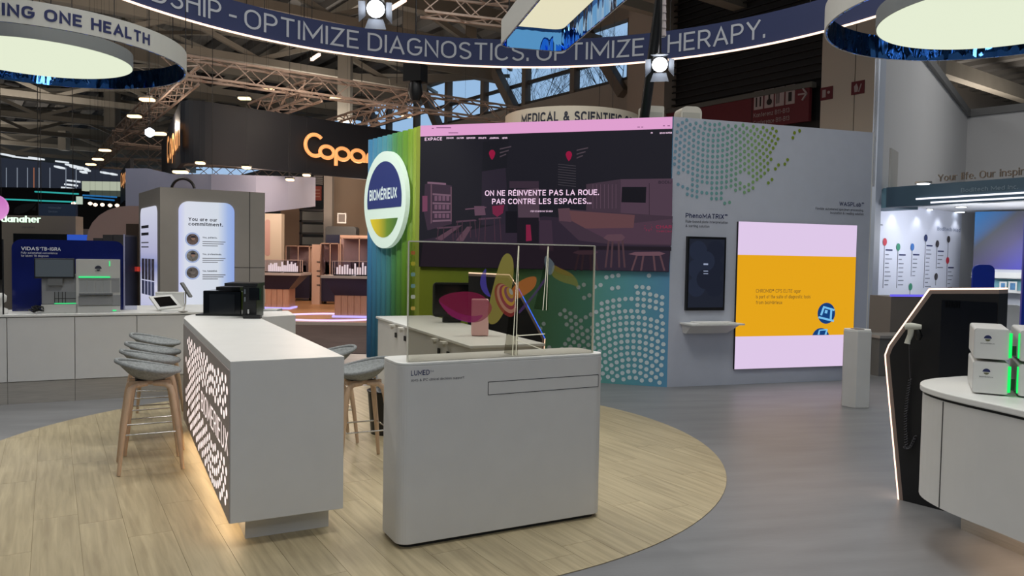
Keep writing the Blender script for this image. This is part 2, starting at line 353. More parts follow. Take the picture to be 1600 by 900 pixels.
# windows with mullions in the hall side wall
M_frame = mat('window_frame_dark', (70, 68, 66), .6)
M_sill = mat('window_mullion', (120, 108, 96), .7)
for k in range(9):
    u0 = 2.2+k*3.6; wn = thing('window_%d' % (k+1), None, None, HP(u0, 0, ZB)); wn['kind'] = 'structure'
    MB().hexa([HP(u, v, z) for z in (ZB, ZT+.2) for u, v in ((u0-.13, -.05), (u0-.13, .3), (u0+.17, .3), (u0+.17, -.05))]).build('mullion', M_sill, wn)
    MB().hexa([HP(u, v, z) for z in (10.0, 10.16) for u, v in ((u0, .1), (u0, .25), (u0+3.6, .25), (u0+3.6, .1))]).build('transom', M_frame, wn)
    MB().hexa([HP(u, v, z) for z in (ZB, ZB+.12) for u, v in ((u0, .0), (u0, .3), (u0+3.6, .3), (u0+3.6, .0))]).build('window_sill', M_frame, wn)
    g = MB().hexa([HP(u, v, z) for z in (ZB+.1, ZT+.2) for u, v in ((u0+.15, .17), (u0+.15, .19), (u0+3.45, .19), (u0+3.45, .17))]).build('pane', mat('window_glass', (240, 248, 252), .02, trans=1., ior=1.01, spec=.1), wn)
    if k % 2 == 0:
        MB().bar(HP(u0+.2, -.15, 8.4), HP(u0+3.2, -.15, 12.2), .42, .42).build('brace', M_sill, wn)
# far and near ends of the hall
struct(MB().hexa([HP(u, v, z) for z in (0, 12.5) for u, v in ((90, -90), (90, 1), (91, 1), (91, -90))]).build('wall_far', mat('far_wall', (60, 60, 64), .8)))
struct(MB().hexa([HP(u, v, z) for z in (0, 14) for u, v in ((-60, -90), (-60, 45), (-59, 45), (-59, -90))]).build('wall_behind', M_wall))
struct(MB().hexa([HP(u, v, z) for z in (0, 14) for u, v in ((-60, -91), (-60, -90), (91, -90), (91, -91))]).build('wall_left', M_wall))
struct(MB().hexa([HP(u, v, z) for z in (0, 14) for u, v in ((-60, 44), (-60, 45), (1.5, 45), (1.5, 44))]).build('wall_right', M_wall))
struct(MB().hexa([HP(u, v, z) for z in (0, 12.6) for u, v in ((1.2, .6), (1.2, 45), (1.5, 45), (1.5, .6))]).build('wall_extension', M_wall))
# roof deck with ribs; sky gaps behind the camera added for fill and reflections
roof = MB(); u0_ = -60
for h0, h1 in ((-56, -51.5), (-47, -43), (-39, -35), (-31, -27), (62, 63.2), (70, 71.2), (78, 79.2), (91, 91)):
    roof.hexa([HP(u, v, z) for z in (12.6, 12.8) for u, v in ((u0_, -91), (u0_, .6), (h0, .6), (h0, -91))]); u0_ = h1
cl = struct(roof.hexa([HP(u, v, z) for z in (12.6, 12.8) for u, v in ((-60, .6), (-60, 45), (1.5, 45), (1.5, .6))]).build('ceiling', M_deck))
rb = MB()
for k in range(-60, 28):
    v = k*1.55
    rb.hexa([HP(a, b, z) for z in (12.25, 12.6) for a, b in ((-50, v), (-50, v+.55), (90 if v < -.8 else 1.2, v+.55), (90 if v < -.8 else 1.2, v))])
rb.build('deck_ribs', mat('deck_rib', (120, 116, 110), .7), cl, kind='stuff')
for k in range(-3, 12):          # primary girders across the hall
    u = 4.5+k*7.5; zb = 10.9; v1 = .3 if u > 1 else 44
    t = thing('roof_girder', 'beige box girder of the hall roof, %s of the row counted from the viewer' % ORD[k+3], 'girder', HP(u, -20, zb), 'parallel roof girders')
    MB().bar(HP(u, -88, zb), HP(u, v1, zb), .5, .7).build('top_chord', M_beam, t)
    MB().bar(HP(u, -88, zb-1.25), HP(u, -4, zb-1.25), .28, .3).build('bottom_chord', M_beam, t)
    n = 0
    for v in range(-84, -6, 6):
        MB().bar(HP(u, v, zb-1.2), HP(u, v+3, zb), .2).build('strut', M_beam, t)
        MB().bar(HP(u, v+6, zb-1.2), HP(u, v+3, zb), .2).build('strut', M_beam, t)
    if u > 0: MB().bar(HP(u, -6, zb-1.25), HP(u+.0, -.2, zb), .35).build('strut', M_beam, t)
for k in range(0, 10):           # thin cross bracing between the girders
    u = 8+k*7.5; bb_ = MB()
    for v in range(-80, -4, 12): bb_.bar(HP(u-3.5, v, 11.3), HP(u+3.9, v+9, 11.3), .16); bb_.bar(HP(u-3.5, v+9, 11.0), HP(u+3.9, v, 11.0), .16)
    bb_.build('cross_bracing', M_beam, cl, kind='stuff')
for k in range(1, 9):            # purlins along the hall
    v = -2-k*7.0
    tag(MB().bar(HP(-50, v, 11.9), HP(88, v, 11.9), .3, .4).build('roof_purlin', M_beam), 'long slim purlin under the ribbed roof deck, %s one counted from the windows' % ORD[k-1].replace('nearest', 'first'), 'beam', 'roof purlins')
HPL = ('above the gold lettering', 'above the round sign', 'left of the top left ring\'s wires', 'just left of the bright stage lamp', 'right of the bright stage lamp', 'far behind the left ring')
for ih, (x, y0, y1, Y, wd) in enumerate(((540, 60, 190, 34, .55), (630, 80, 180, 46, .5), (175, 60, 200, 48, .7), (640, 20, 80, 30, .5), (737, 20, 62, 32, .45), (100, 205, 235, 60, .6))):
    a = dp(x, y0, Y); b = dp(x, y1, Y)
    MBo = MB().bar(Vector((a.x, a.y, a.z)), Vector((a.x, a.y, b.z)), wd).build('hanger_post', M_beam)
    tag(MBo, 'vertical beige hanger post below the roof girders, '+HPL[ih], 'post', 'roof hanger posts')
for k, (x, y) in enumerate(sorted([(335, 12), (475, 60), (300, 75), (620, 130), (80, 60), (565, 150), (270, 60), (385, 40)])):
    p = dp(x, y, 18+k)
    tag(MB().tube([p, (p.x, p.y, 12.3)], .012, 5).build('drop_cable', M_cable), 'thin dark drop cable hanging from the hall roof, %s from the left' % NTH[k], 'cable', 'drop cables')

# trees outside the windows
def tree(name, base, h, seed, label):
    rnd = random.Random(seed); mb = MB()
    def br(p, d, L, r, dep):
        q = p + d*L; mb.tube([p, q], [r, r*.65], 4, caps=False)
        if dep == 0: return
        for _ in range(3 if dep > 1 else 4):
            nd = (d + Vector((rnd.uniform(-.8, .8), rnd.uniform(-.8, .8), rnd.uniform(-.1, .6)))).normalized()
            br(p + d*L*rnd.uniform(.55, 1), nd, L*rnd.uniform(.55, .8), r*.55, dep-1)
    br(Vector(base), Vector((0, 0, 1)), h*.42, .13, 6)
    o = mb.build(name, mat('bark', (66, 62, 60), .9)); tag(o, label, 'tree')
tree('bare_tree', (7.5, 47, 1.8), 15, 3, 'bare winter tree outside, seen through the rightmost window panes')
tree('bare_tree', (1.0, 58, 1.5), 15, 5, 'bare winter tree outside, behind the middle window panes left of the pier')
tree('bare_tree', (9.5, 66, 2.0), 16, 9, 'thin bare tree farther outside, between the two nearer trees')

# ================================================================= floor disc of planks
DC, DR = Vector((-1.30, 6.53, 0)), 3.05
M_disc = mat('plank_joint', (140, 126, 98), .8)
dk = thing('wooden_floor_disc', 'large round inlay of pale oak planks around the white bar', 'floor inlay', (DC.x, DC.y, 0))
MB().lathe((DC.x, DC.y, 0), [(DR, .0005), (DR, .002)], 128, smooth=False).build('underlay', M_disc, dk)
def plankmat():
    m = bpy.data.materials.new('pale_oak_plank'); m.use_nodes = True; nt = m.node_tree; b = nt.nodes['Principled BSDF']; b.inputs['Roughness'].default_value = .42
    tc = nt.nodes.new('ShaderNodeTexCoord'); mp = nt.nodes.new('ShaderNodeMapping'); mp.inputs['Rotation'].default_value = (0, 0, R(-31)); m2 = nt.nodes.new('ShaderNodeMapping'); m2.inputs['Scale'].default_value = (13, .8, 1); nt.links.new(mp.outputs[0], m2.inputs[0])
    oi = nt.nodes.new('ShaderNodeObjectInfo'); ad = nt.nodes.new('ShaderNodeVectorMath'); ad.operation = 'MULTIPLY_ADD'; ad.inputs[1].default_value = (1, 1, 1)
    ml = nt.nodes.new('ShaderNodeMath'); ml.operation = 'MULTIPLY'; ml.inputs[1].default_value = 40
    nt.links.new(oi.outputs['Random'], ml.inputs[0]); nt.links.new(tc.outputs['Object'], mp.inputs[0]); nt.links.new(m2.outputs[0], ad.inputs[0]); nt.links.new(ml.outputs[0], ad.inputs[2])
    n = nt.nodes.new('ShaderNodeTexNoise'); n.inputs['Scale'].default_value = 2.2; n.inputs['Detail'].default_value = 6; n.inputs['Distortion'].default_value = .5
    nt.links.new(ad.outputs[0], n.inputs[0])
    r = nt.nodes.new('ShaderNodeValToRGB'); r.color_ramp.elements[0].position = .3; r.color_ramp.elements[1].position = .72
    r.color_ramp.elements[0].color = lin((158, 144, 114))+(1,); r.color_ramp.elements[1].color = lin((190, 176, 142))+(1,)
    nt.links.new(n.outputs[0], r.inputs[0])
    hs = nt.nodes.new('ShaderNodeHueSaturation'); mr = nt.nodes.new('ShaderNodeMapRange'); mr.inputs[3].default_value = .93; mr.inputs[4].default_value = 1.04
    nt.links.new(oi.outputs['Random'], mr.inputs[0]); nt.links.new(mr.outputs[0], hs.inputs['Value']); nt.links.new(r.outputs[0], hs.inputs['Color']); nt.links.new(hs.outputs[0], b.inputs['Base Color'])
    return m
M_plank = plankmat()
pa = R(-31); pu = Vector((math.sin(pa), math.cos(pa))); pv = Vector((math.cos(pa), -math.sin(pa)))
def clip_circle(poly, r, n=128):
    for k in range(n):
        a = 2*math.pi*(k+.5)/n; nx, ny = math.cos(a), math.sin(a); dd = r*math.cos(math.pi/n); out = []
        for i in range(len(poly)):
            p, q = poly[i], poly[(i+1) % len(poly)]; dp_, dq = p[0]*nx+p[1]*ny-dd, q[0]*nx+q[1]*ny-dd
            if dp_ <= 0: out.append(p)
            if dp_*dq < 0: t = dp_/(dp_-dq); out.append((p[0]+t*(q[0]-p[0]), p[1]+t*(q[1]-p[1])))
        poly = out
        if len(poly) < 3: return []
    return poly
PWID = .235
for i in range(-14, 14):
    y = -3.3 + random.uniform(-1.2, 0)
    while y < 3.1:
        L = 1.5
        poly = clip_circle([(i*PWID+.001, y+.001), ((i+1)*PWID-.001, y+.001), ((i+1)*PWID-.001, y+L-.001), (i*PWID+.001, y+L-.001)], DR)
        if poly:
            MB().slab([(DC.x+pv.x*a+pu.x*b, DC.y+pv.y*a+pu.y*b) for a, b in poly], .002, .005).build('plank', M_plank, dk)
        y += L

# ================================================================= white bar counter with lit dot front
BP = Plane(fl(360, 565, 1.05), -27.6)      # left long side
BE = Plane(fl(360, 565, 1.05), 62.4)       # near end
b0 = BP.p; su = BP.u; eu = BE.u
WB = .63
def bl(s, w): q = b0 + su*s + eu*w; return (q.x, q.y)
bar = thing('bar_counter', 'long white bar counter with a lit dotted front and perforated lettering', 'counter', (b0.x, b0.y, 0))
out = [bl(0, 0), bl(3.02, 0), bl(3.25, .03), bl(3.42, .1), bl(3.5, .22), bl(3.6, .5), bl(3.7, 1.05), bl(3.1, 1.0), bl(2.95, WB), bl(0, WB)]
inn = [bl(.0, .0), bl(3.02, 0), bl(3.25, .03), bl(3.42, .1), bl(3.5, .22), bl(3.6, .5), bl(3.7, 1.05), bl(3.1, 1.0), bl(2.95, WB), bl(0, WB)]
bev(MB().slab(inn[::-1], .15, 1.043).build('body', M_white_side, bar, recalc=True), .001)
bev(MB().slab(out[::-1], 1.043, 1.05).build('worktop', M_white, bar, recalc=True), .001)
MB().slab([bl(.14, .1), bl(3.3, .12), bl(3.4, .5), bl(2.95, WB-.05), bl(.14, WB-.05)][::-1], 0.0, .15).build('toe_kick', M_white_side, bar, recalc=True)
# side panel with round perforations lit from behind
MB().pbox(BP, .0, 3.0, .152, 1.0, .001, .006).build('side_panel', mat('taupe_panel', (170, 160, 155), .6, noise=.03), bar)
M_dotlit = glow('backlit_dot', (255, 236, 230), 1.25)
dots = MB(); CXs, CZs = .78, .585
def disc(mb, P, s, z, r, off, n=9): mb.add([P.at(s+r*math.cos(2*math.pi*k/n), z+r*math.sin(2*math.pi*k/n), off) for k in range(n)], [tuple(range(n))])
ring = 0; rr = .0; SX = 1.55
while rr < 1.5:
    rr = .11+ring*.071; n = max(6, int(2*math.pi*rr*1.25/.085))
    for k in range(n):
        a = 2*math.pi*(k+.5*(ring % 2))/n; s = CXs+rr*SX*math.cos(a); z = CZs+rr*math.sin(a)
        if s < .05 or s > 2.7 or z < .19 or z > .94: continue
        if abs(z-CZs) < .115 and s < 1.55: continue
        if s > 2.3 and random.random() < (s-2.3)*2: continue
        dots.add([BP.at(s+.033*math.cos(R(40*q)), z+.026*math.sin(R(40*q)), .0075) for q in range(9)], [tuple(range(9))])
    ring += 1
dots.build('lit_perforations', M_dotlit, bar, kind='stuff')
text_sz(BP, 'BIOMERIEUX', 1.45, .04, CZs-.07, .14, M_dotlit, bar, off=.0078, bold=-.008, spacing=1.35, name='lit_lettering')
# warm led under the overhang on the seating side
MB().pbox(BP, .16, 3.1, .142, .15, -.08, -.065).build('led_strip', M_led, bar)
ll = area(tuple(BP.at(1.6, .14, -.05)), 2.9, 2.6, (1, .72, .42), (0, 0, R(27.6+90)), .05)

# ================================================================= display counter (LUMED)
LP = Plane(fl(632, 861), 62.4)
lm = thing('display_counter', 'white round-cornered display counter holding a clear screen, in the foreground', 'counter', LP.at(.6, 0, -.18))
sL = LP.sz(622, 862)[0]; sR = LP.sz(938, 811)[0]+.015
def rr_xy(P, s0, s1, d0, d1, r):
    return [(P.at(s, 0, -d).x, P.at(s, 0, -d).y) for s, d in rrect(s0, s1, d0, d1, r, 8)]
bev(MB().slab(rr_xy(LP, sL, sR, 0, .34, .075), .03, 1.035).build('body', M_white_side, lm, recalc=True), .004)
bev(MB().slab(rr_xy(LP, sL, sR, 0, .34, .075), 1.035, 1.05).build('worktop', M_white, lm, recalc=True), .003)
MB().slab(rr_xy(LP, sL+.03, sR-.03, .03, .31, .06), .0, .03).build('plinth', M_grey_gap, lm, recalc=True)
(s0, zt), (s1, _) = LP.sz(763, 597), LP.sz(935, 584); zb = LP.sz(763, 617)[1]
g = MB()
for a, b, c, d in ((s0, s1, zt-.002, zt+.002), (s0, s1, zb-.002, zb+.002), (s0-.002, s0+.002, zb, zt), (s1-.002, s1+.002, zb, zt)): g.pbox(LP, a, b, c, d, -.002, .0012)
g.build('flap_joint', M_grey_gap, lm); MB().pbox(LP, s0+.002, s1-.002, zb+.002, zt-.002, -.002, .0008).build('service_flap', M_white_side, lm)
text_px(LP, 'LUMED', 642, 587.5, 671, 585, 8, M_navyink, lm, .0015, .012)
text_px(LP, 'TM', 672, 581.5, 677.5, 581, 2.6, M_navyink, lm, .0015)
text_px(LP, 'AMS & IPC clinical decision support', 642, 596.5, 725, 591.3, 4, M_ink, lm, .0015)
# transparent screen standing on it
GP = Plane(LP.at(0, 0, -.05), 62.4)
gs = thing('transparent_screen', 'clear upright screen showing colourful petals and desktop icons on the white counter', 'screen', GP.at(.5, 1.05, 0))
g0 = GP.sz(638, 470)[0]; g1 = GP.sz(927, 470)[0]; gz = GP.sz(640, 377)[1]
M_glass = mat('smoked_glass', (196, 194, 184), .03, trans=1., ior=1.02, spec=.5)
MB().pbox(GP, g0, g1, 1.05, gz, -.006, .006).build('glass_pane', M_glass, gs)
M_gedge = mat('polished_glass_edge', (225, 222, 205), .3, emit=(205, 205, 185), es=.0)
e = MB(); 
for a, b, c, d in ((g0, g1, gz-.003, gz+.004), (g0-.004, g0, 1.05, gz), (g1-.001, g1+.004, 1.05, gz)): e.pbox(GP, a, b, c, d, -.008, .008)
e.build('pane_edge', M_gedge, gs)
for px_, yb in ((809, 533), (856, 485)):
    sa, zb_ = GP.sz(px_, yb)[0], 1.055
    if yb < 500: zb_ = GP.sz(px_, yb)[1]
    mb = MB(); mb.prism([GP.at(sa, gz-.01, -.01), GP.at(sa, zb_, -.01), GP.at(sa-.02, zb_, -.14)], GP.u*.006); mb.build('fin', M_glass, gs)
    mb = MB(); mb.bar(GP.at(sa, gz-.01, -.012), GP.at(sa-.028, zb_, -.012), .003); mb.bar(GP.at(sa+.004, gz-.01, -.012), GP.at(sa-.004, zb_, -.012), .003); mb.build('fin_edge', mat('edge_glint', (240, 240, 230), .3, emit=(240, 238, 225), es=.95), gs)  # bright glint of the glass edges put in as emission
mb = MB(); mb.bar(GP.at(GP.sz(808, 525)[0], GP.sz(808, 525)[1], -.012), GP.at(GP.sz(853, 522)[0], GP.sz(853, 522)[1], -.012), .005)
mb.bar(GP.at(GP.sz(808, 531)[0], GP.sz(808, 531)[1], -.012), GP.at(GP.sz(853, 548)[0], GP.sz(853, 548)[1], -.012), .004); mb.build('fin_edge', MATS['edge_glint'], gs)  # bright lines in the glass drawn as glowing bars
def petal(name, rgb, al, pts, off, es=.8):
    m = mat('petal_'+name, (5, 5, 5), .6, emit=rgb, es=es, alpha=al, spec=0)
    # smooth closed outline (Catmull-Rom)
    n = len(pts); q = []
    for i in range(n):
        p0, p1, p2, p3 = [Vector(GP.sz(*pts[(i+k-1) % n])) for k in range(4)]
        for t in (0, .25, .5, .75): q.append(.5*((2*p1)+(p2-p0)*t+(2*p0-5*p1+4*p2-p3)*t*t+(3*p1-p0-3*p2+p3)*t**3))
    MB().add([GP.at(a[0], a[1], off) for a in q], [tuple(range(len(q)))]).build('petal_image', m, gs)
petal('crimson', (150, 42, 84), .7, [(687, 470), (700, 460), (722, 456), (742, 457), (758, 464), (770, 480), (762, 496), (745, 504), (722, 500), (703, 492)], -.012)
petal('magenta', (150, 50, 150), .7, [(687, 471), (698, 478), (720, 490), (740, 494), (756, 493), (742, 504), (718, 500), (700, 488)], -.013)
petal('violet', (90, 80, 190), .75, [(761, 420), (754, 430), (752, 445), (758, 458), (768, 464), (763, 450), (761, 436)], -.014)
petal('olive', (168, 156, 84), .75, [(795, 396), (787, 402), (780, 420), (773, 445), (765, 480), (764, 500), (770, 507), (782, 500), (797, 470), (804, 430), (803, 405)], -.015)
petal('sage', (120, 135, 80), .7, [(795, 396), (787, 402), (780, 420), (782, 428), (800, 425), (804, 412), (801, 400)], -.016)
for k, cc in enumerate(((150, 60, 60), (200, 150, 130), (140, 40, 70), (205, 165, 70), (120, 60, 110), (190, 150, 60), (170, 180, 180))):
    f_ = 1-k*.135; cx_, cy_ = 791+k*1.4, 469-k*2.2
    petal('swirl%d' % k, cc, .8, [(cx_+f_*(20*math.cos(R(t))*.62-26*math.sin(R(t))*.45), cy_-f_*(20*math.cos(R(t))*.35+30*math.sin(R(t))*.85)) for t in range(0, 360, 36)][::-1], -.0118+k*.0006, .75)
petal('orange', (205, 120, 64), .72, [(841, 434), (830, 433), (815, 440), (804, 450), (800, 462), (806, 468), (822, 462), (838, 449)], -.024)
petal('pale_blue', (150, 170, 190), .55, [(858, 400), (854, 405), (856, 420), (862, 430), (868, 424), (869, 412)], -.025, .6)
petal('gold_leaf', (170, 160, 70), .5, [(868, 415), (866, 430), (880, 440), (900, 446), (907, 450), (905, 438), (895, 427), (880, 420)], -.026, .6)
petal('red_leaf', (150, 90, 70), .45, [(868, 414), (880, 419), (894, 426), (900, 432), (886, 430), (872, 424)], -.027, .5)
petal('beam_violet', (110, 80, 150), .6, [(815, 485), (835, 462), (856, 433), (858, 436), (838, 464), (817, 489)], -.028, .6)
for i, yy in enumerate((398, 415, 432, 450, 467, 485)):
    c = [(170, 90, 60), (180, 170, 60), (110, 150, 160), (110, 150, 160), (190, 195, 190), (200, 170, 90)][i]
    a = GP.sz(643, yy); b = GP.sz(650, yy-6)
    MB().add([GP.at(x, z, -.011) for x, z in rrect(a[0], b[0], a[1], b[1], .006, 3)], [tuple(range(16))]).build('desktop_icon', mat('icon%d' % i, (5, 5, 5), .6, emit=c, es=.9, alpha=.8), gs)

# ================================================================= bar stools
def make_stool():
    t = thing('bar_stool', '', 'stool', (0, 0, 0), 'grey felt bar stools at the white bar')
    mb = MB(); NR, NA = 7, 36; top = []; bot = []
    def rim(a):      # a=0 front (+x), a=pi back
        c = (1-math.cos(a))/2
        return .045 + .09*(c**1.5)
    for i in range(NR+1):
        r = i/NR
        for k in range(NA):
            a = 2*math.pi*k/NA; x = math.cos(a)*.215*r; y = math.sin(a)*.235*r
            x -= .02*r*r*(1-math.cos(a))/2
            z = .70 + rim(a)*(r**2.2)
            top.append((x, y, z)); e = 1-.06*r; bot.append((x*e*(.98 if r < 1 else 1), y*e, z-.03-.012*(1-r*r)))
    fs = []
    for i in range(NR):
        for k in range(NA):
            a, b, c, d = i*NA+k, i*NA+(k+1) % NA, (i+1)*NA+(k+1) % NA, (i+1)*NA+k
            fs.append((a, b, c, d)) if i else fs.append((b, c, d))
    n = len(top); fs2 = [tuple(reversed([q+n for q in f])) for f in fs]
    edge = [(NR*NA+k, NR*NA+(k+1) % NA, n+NR*NA+(k+1) % NA, n+NR*NA+k) for k in range(NA)]
    # puffy rim welt
    mb.add(top+bot, fs+fs2+edge, True)
    mb.build('seat_shell', M_felt, t)
    w = MB(); w.tube([tuple(Vector(top[NR*NA+k])*.5+Vector(bot[NR*NA+k])*.5) for k in range(NA)], .016, 6, closed=True); w.build('rim_welt', M_felt, t)
    for sy in (-1, 1):
        mb = MB(); mb.bar((-.14, sy*.07, .655), (.14, sy*.07, .655), .035, .03); mb.build('seat_rail', M_oak, t)
    for sx in (-1, 1):
        for sy in (-1, 1):
            mb = MB(); pts = [(sx*.02, sy*.10, .65), (sx*.10, sy*.125, .645), (sx*.135, sy*.14, .62), (sx*.15, sy*.15, .56), (sx*.185, sy*.18, .3), (sx*.215, sy*.208, 0.006)]
            mb.tube(pts, [.017, .02, .023, .022, .019, .014], 8); mb.build('leg', M_oak, t)
    for a, b in (((-.187, -.182, .29), (-.187, .182, .29)), ((.18, -.178, .33), (.18, .178, .33)), ((-.187, -.182, .29), (.187, -.182, .29)), ((-.187, .182, .29), (.187, .182, .29))):
        MB().tube([a, b], .006, 8).build('footrest', M_chrome, t)
    MB().box((0, 0, .668), (.2, .14, .012)).build('mounting_plate', M_black, t)
    return t
proto = make_stool()
def place_stool(x, y, az, label, first=False):
    if first: o = proto
    else:
        o = proto.copy(); C.objects.link(o)
        for ch in list(proto.children):
            c = ch.copy(); C.objects.link(c); c.parent = o
    o.location = (x, y, .005); o.rotation_euler = (0, 0, R(az)); o['label'] = label
A = 27.6
place_stool(-2.74, 5.80, A, 'grey felt bar stool nearest the viewer, on the lit side of the bar', True)
place_stool(-2.98, 6.34, A+3, 'grey felt bar stool second from the viewer, on the lit side of the bar')
place_stool(-3.20, 6.86, A-2, 'grey felt bar stool third from the viewer, on the lit side of the bar')
place_stool(-3.50, 7.55, A-12, 'grey felt bar stool farthest from the viewer, by the bar\'s curved end')
place_stool(-1.17, 5.97, A+180, 'grey felt bar stool between the bar and the white display counter')
place_stool(-1.60, 6.72, A+176, 'grey felt bar stool half hidden behind the bar, beside the long white desk')

# ================================================================= long white desk behind
DP = Plane((-1.60, 9.03), -24.2); 
def dxy(s, w): q = Vector((-.34, 6.22, 0)) + Vector((-.409, .912, 0))*s + Vector((.912, .409, 0))*w; return (q.x, q.y)
dsk = thing('long_desk', 'long white service desk with bracket fittings behind the clear screen', 'desk', (-.9, 7.8, 0))
MB().slab([dxy(.0, .02), dxy(0.0, .66), dxy(3.05, .66), dxy(3.05, .02)], 0.01, .895).build('body', M_white_side, dsk, recalc=True)
bev(MB().slab([dxy(-.02, .0), dxy(-.02, .68), dxy(3.08, .68), dxy(3.08, .0)], .895, .92).build('desktop', M_white, dsk, recalc=True), .004)
for s in (.55, .8, 1.9, 2.25):
    q = dxy(s, -.03); b_ = MB().box((q[0], q[1], .885), (.05, .09, .02), -24.2); b_.box((q[0]+.0, q[1], .865), (.03, .03, .04), -24.2); b_.build('bracket', mat('off_white_plastic', (215, 213, 205), .5), dsk)
    q = dxy(s, .012); MB().box((q[0], q[1], .78), (.012, .05, .05), -24.2).build('socket', M_grey_gap, dsk)
bn = fl(588, 688); bin_c = (-1.22, 6.98)
wb = thing('waste_bin', 'round black waste bin beside the white desk', 'bin', (bin_c[0]+.07, bin_c[1]+.05, 0))
bc = (wb.location.x, wb.location.y, .005)
MB().lathe(bc, [(.13, 0), (.16, .38), (.165, .40), (.155, .40), (.125, .02)], 28).build('bucket', M_black, wb)
MB().lathe(bc, [(.166, .385), (.17, .40), (.158, .405)], 28, caps=False).build('rim', M_blackg, wb)
# box and monitor on the desk
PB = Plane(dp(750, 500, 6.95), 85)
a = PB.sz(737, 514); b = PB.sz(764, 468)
tag(bev(MB().pbox(PB, a[0], b[0], .925, b[1], -.14, 0).build('led_tinted_box', mat('led_tinted_card', (235, 190, 185), .6, noise=.02)), .01), 'upright box on the desk behind the clear screen, coloured with a pink LED reflection', 'box')  # pink LED reflection put into the box colour
PM = Plane(dp(720, 470, 8.3), 80)
mo = thing('desk_monitor', 'wide black monitor with rounded corners at the far end of the desk', 'monitor', PM.at(0, .92, 0))
a = PM.sz(676, 498); b = PM.sz(738, 442)
MB().pprism(PM, rrect(a[0], b[0], a[1]+.02, b[1], .04), -.05, 0).build('housing', M_black, mo, recalc=True)
MB().pbox(PM, a[0]+.02, b[0]-.02, a[1]+.05, b[1]-.02, 0, .003).build('screen', M_blackg, mo)
MB().pbox(PM, (a[0]+b[0])/2-.1, (a[0]+b[0])/2+.1, .925, a[1]+.03, -.12, -.04).build('stand', M_black, mo)

# ================================================================= partition walls of the stand
PW = Plane(fl(1042, 605), 72.5)     # right wall
PS = Plane(fl(1042, 605), -73.3)    # screen wall (u points away to the left)
c0 = PW.p; HWALL = 3.46
sE = PS.sz(657, 300)[0]
PF = Plane(PS.at(sE, 0, 0), -45); 
q = fl(569, 557); qq = Vector((q.x, q.y, 0)); dirf = (qq-PS.at(sE, 0, 0)); azf = math.degrees(math.atan2(dirf.x, dirf.y)); FLEN = dirf.length
PF = Plane(PS.at(sE, 0, 0), azf)
wr = thing('partition_wall', 'pale grey partition wall with a printed fan of blue and green dots', 'partition', PW.at(1.5, 0, 0))
sRW = (PW.sz(1368, 208)[0]+PW.sz(1340, 594)[0])/2 + .04
MB().pbox(PW, 0, sRW, 0.0, HWALL, -.35, 0).build('panel', mat('pale_grey_print', (190, 195, 208), .55, noise=.02), wr)
MB().pbox(PW, sRW-.004, sRW+.01, 0.0, HWALL, -.35, .002).build('edge_trim', M_white, wr)
def fan(P, c, rmin, rstep, rd, full, rmax, box, m, parent, off=.004, seed=1, spacing=1.06, n_=9):
    rnd = random.Random(seed); mb = MB(); i = 0; r = rmin
    while r < rmax:
        n = int(2*math.pi*r/(rstep*spacing))
        blocks = [rnd.random() for _ in range(48)]
        for k in range(n):
            a = 2*math.pi*(k+.5*(i % 2))/n; s = c[0]+r*math.cos(a); z = c[1]+r*math.sin(a)
            if not (box[0]+rd < s < box[1]-rd and box[2]+rd < z < box[3]-rd): continue
            if r > full and blocks[int(a/(2*math.pi)*48) % 48] < .30+.55*(r-full)/(rmax-full): continue
            disc(mb, P, s, z, rd, off, n_)
        r += rstep; i += 1
    return mb.build('dot_pattern', m, parent, kind='stuff')
cc = PW.sz(1114, 150)
fan(PW, cc, .30, .068, .0235, 1.1, 1.46, (0, sRW, 0, HWALL), gradient('fan_print', PW.u, PW.at(0, 0), 1.9, [(0, (120, 160, 185)), (.38, (110, 165, 160)), (.62, (135, 175, 110)), (.8, (125, 150, 45)), (1, (125, 145, 30))]), wr, seed=4)
text_px(PW, 'PhenoMATRIX', 1071, 340, 1131, 342.5, 7.5, M_navyink, wr, .004, .012)
text_px(PW, '®', 1132, 339, 1137, 339, 4, M_navyink, wr, .004)
text_px(PW, 'Rule-based plate interpretation', 1071, 347.5, 1137, 350, 4, M_ink, wr)
text_px(PW, '& sorting solution', 1071, 354.5, 1108, 356, 4, M_ink, wr)
text_px(PW, 'WASPLab', 1311, 321.5, 1345, 323, 6.5, M_navyink, wr, .004, .012)
text_px(PW, '®', 1346, 320, 1350, 320, 3.5, M_navyink, wr, .004)
text_px(PW, 'Flexible automated specimen processing,', 1274, 327.5, 1349, 330.5, 3.8, M_ink, wr)
text_px(PW, 'incubation & reading solution', 1297, 334, 1349, 336.5, 3.8, M_ink, wr)
ws = thing('partition_wall', 'partition wall fading from green to blue below the video wall, with white dots', 'partition', PS.at(sE/2, 0, 0))
M_grad = gradient('green_blue_print', PS.u, PS.at(0, 0), sE, [(0, (88, 150, 188)), (.16, (92, 165, 175)), (.33, (100, 170, 145)), (.6, (95, 130, 70)), (.82, (112, 128, 28)), (1, (120, 132, 30))])
MB().pbox(PS, .0, sE, 0, HWALL, -.3, 0).build('panel', M_grad, ws)
zsc = 1.485
cs = PS.sz(988, 618)
fan(PS, cs, .08, .079, .029, 1.08, 1.62, (0, 2.2, 0.0, zsc-.02), mat('white_print', (205, 222, 226), .6), ws, seed=8, spacing=1.0)
wf = thing('fluted_wall', 'fluted partition wall fading from blue to green behind the oval sign', 'partition', PF.at(FLEN/2, 0, 0))
M_flute = gradient('flute_print', PF.u, PF.at(0, 0), FLEN, [(0, (150, 160, 60)), (.12, (130, 155, 40)), (.26, (96, 140, 24)), (.45, (75, 135, 70)), (.62, (74, 142, 150)), (1, (62, 128, 176))])
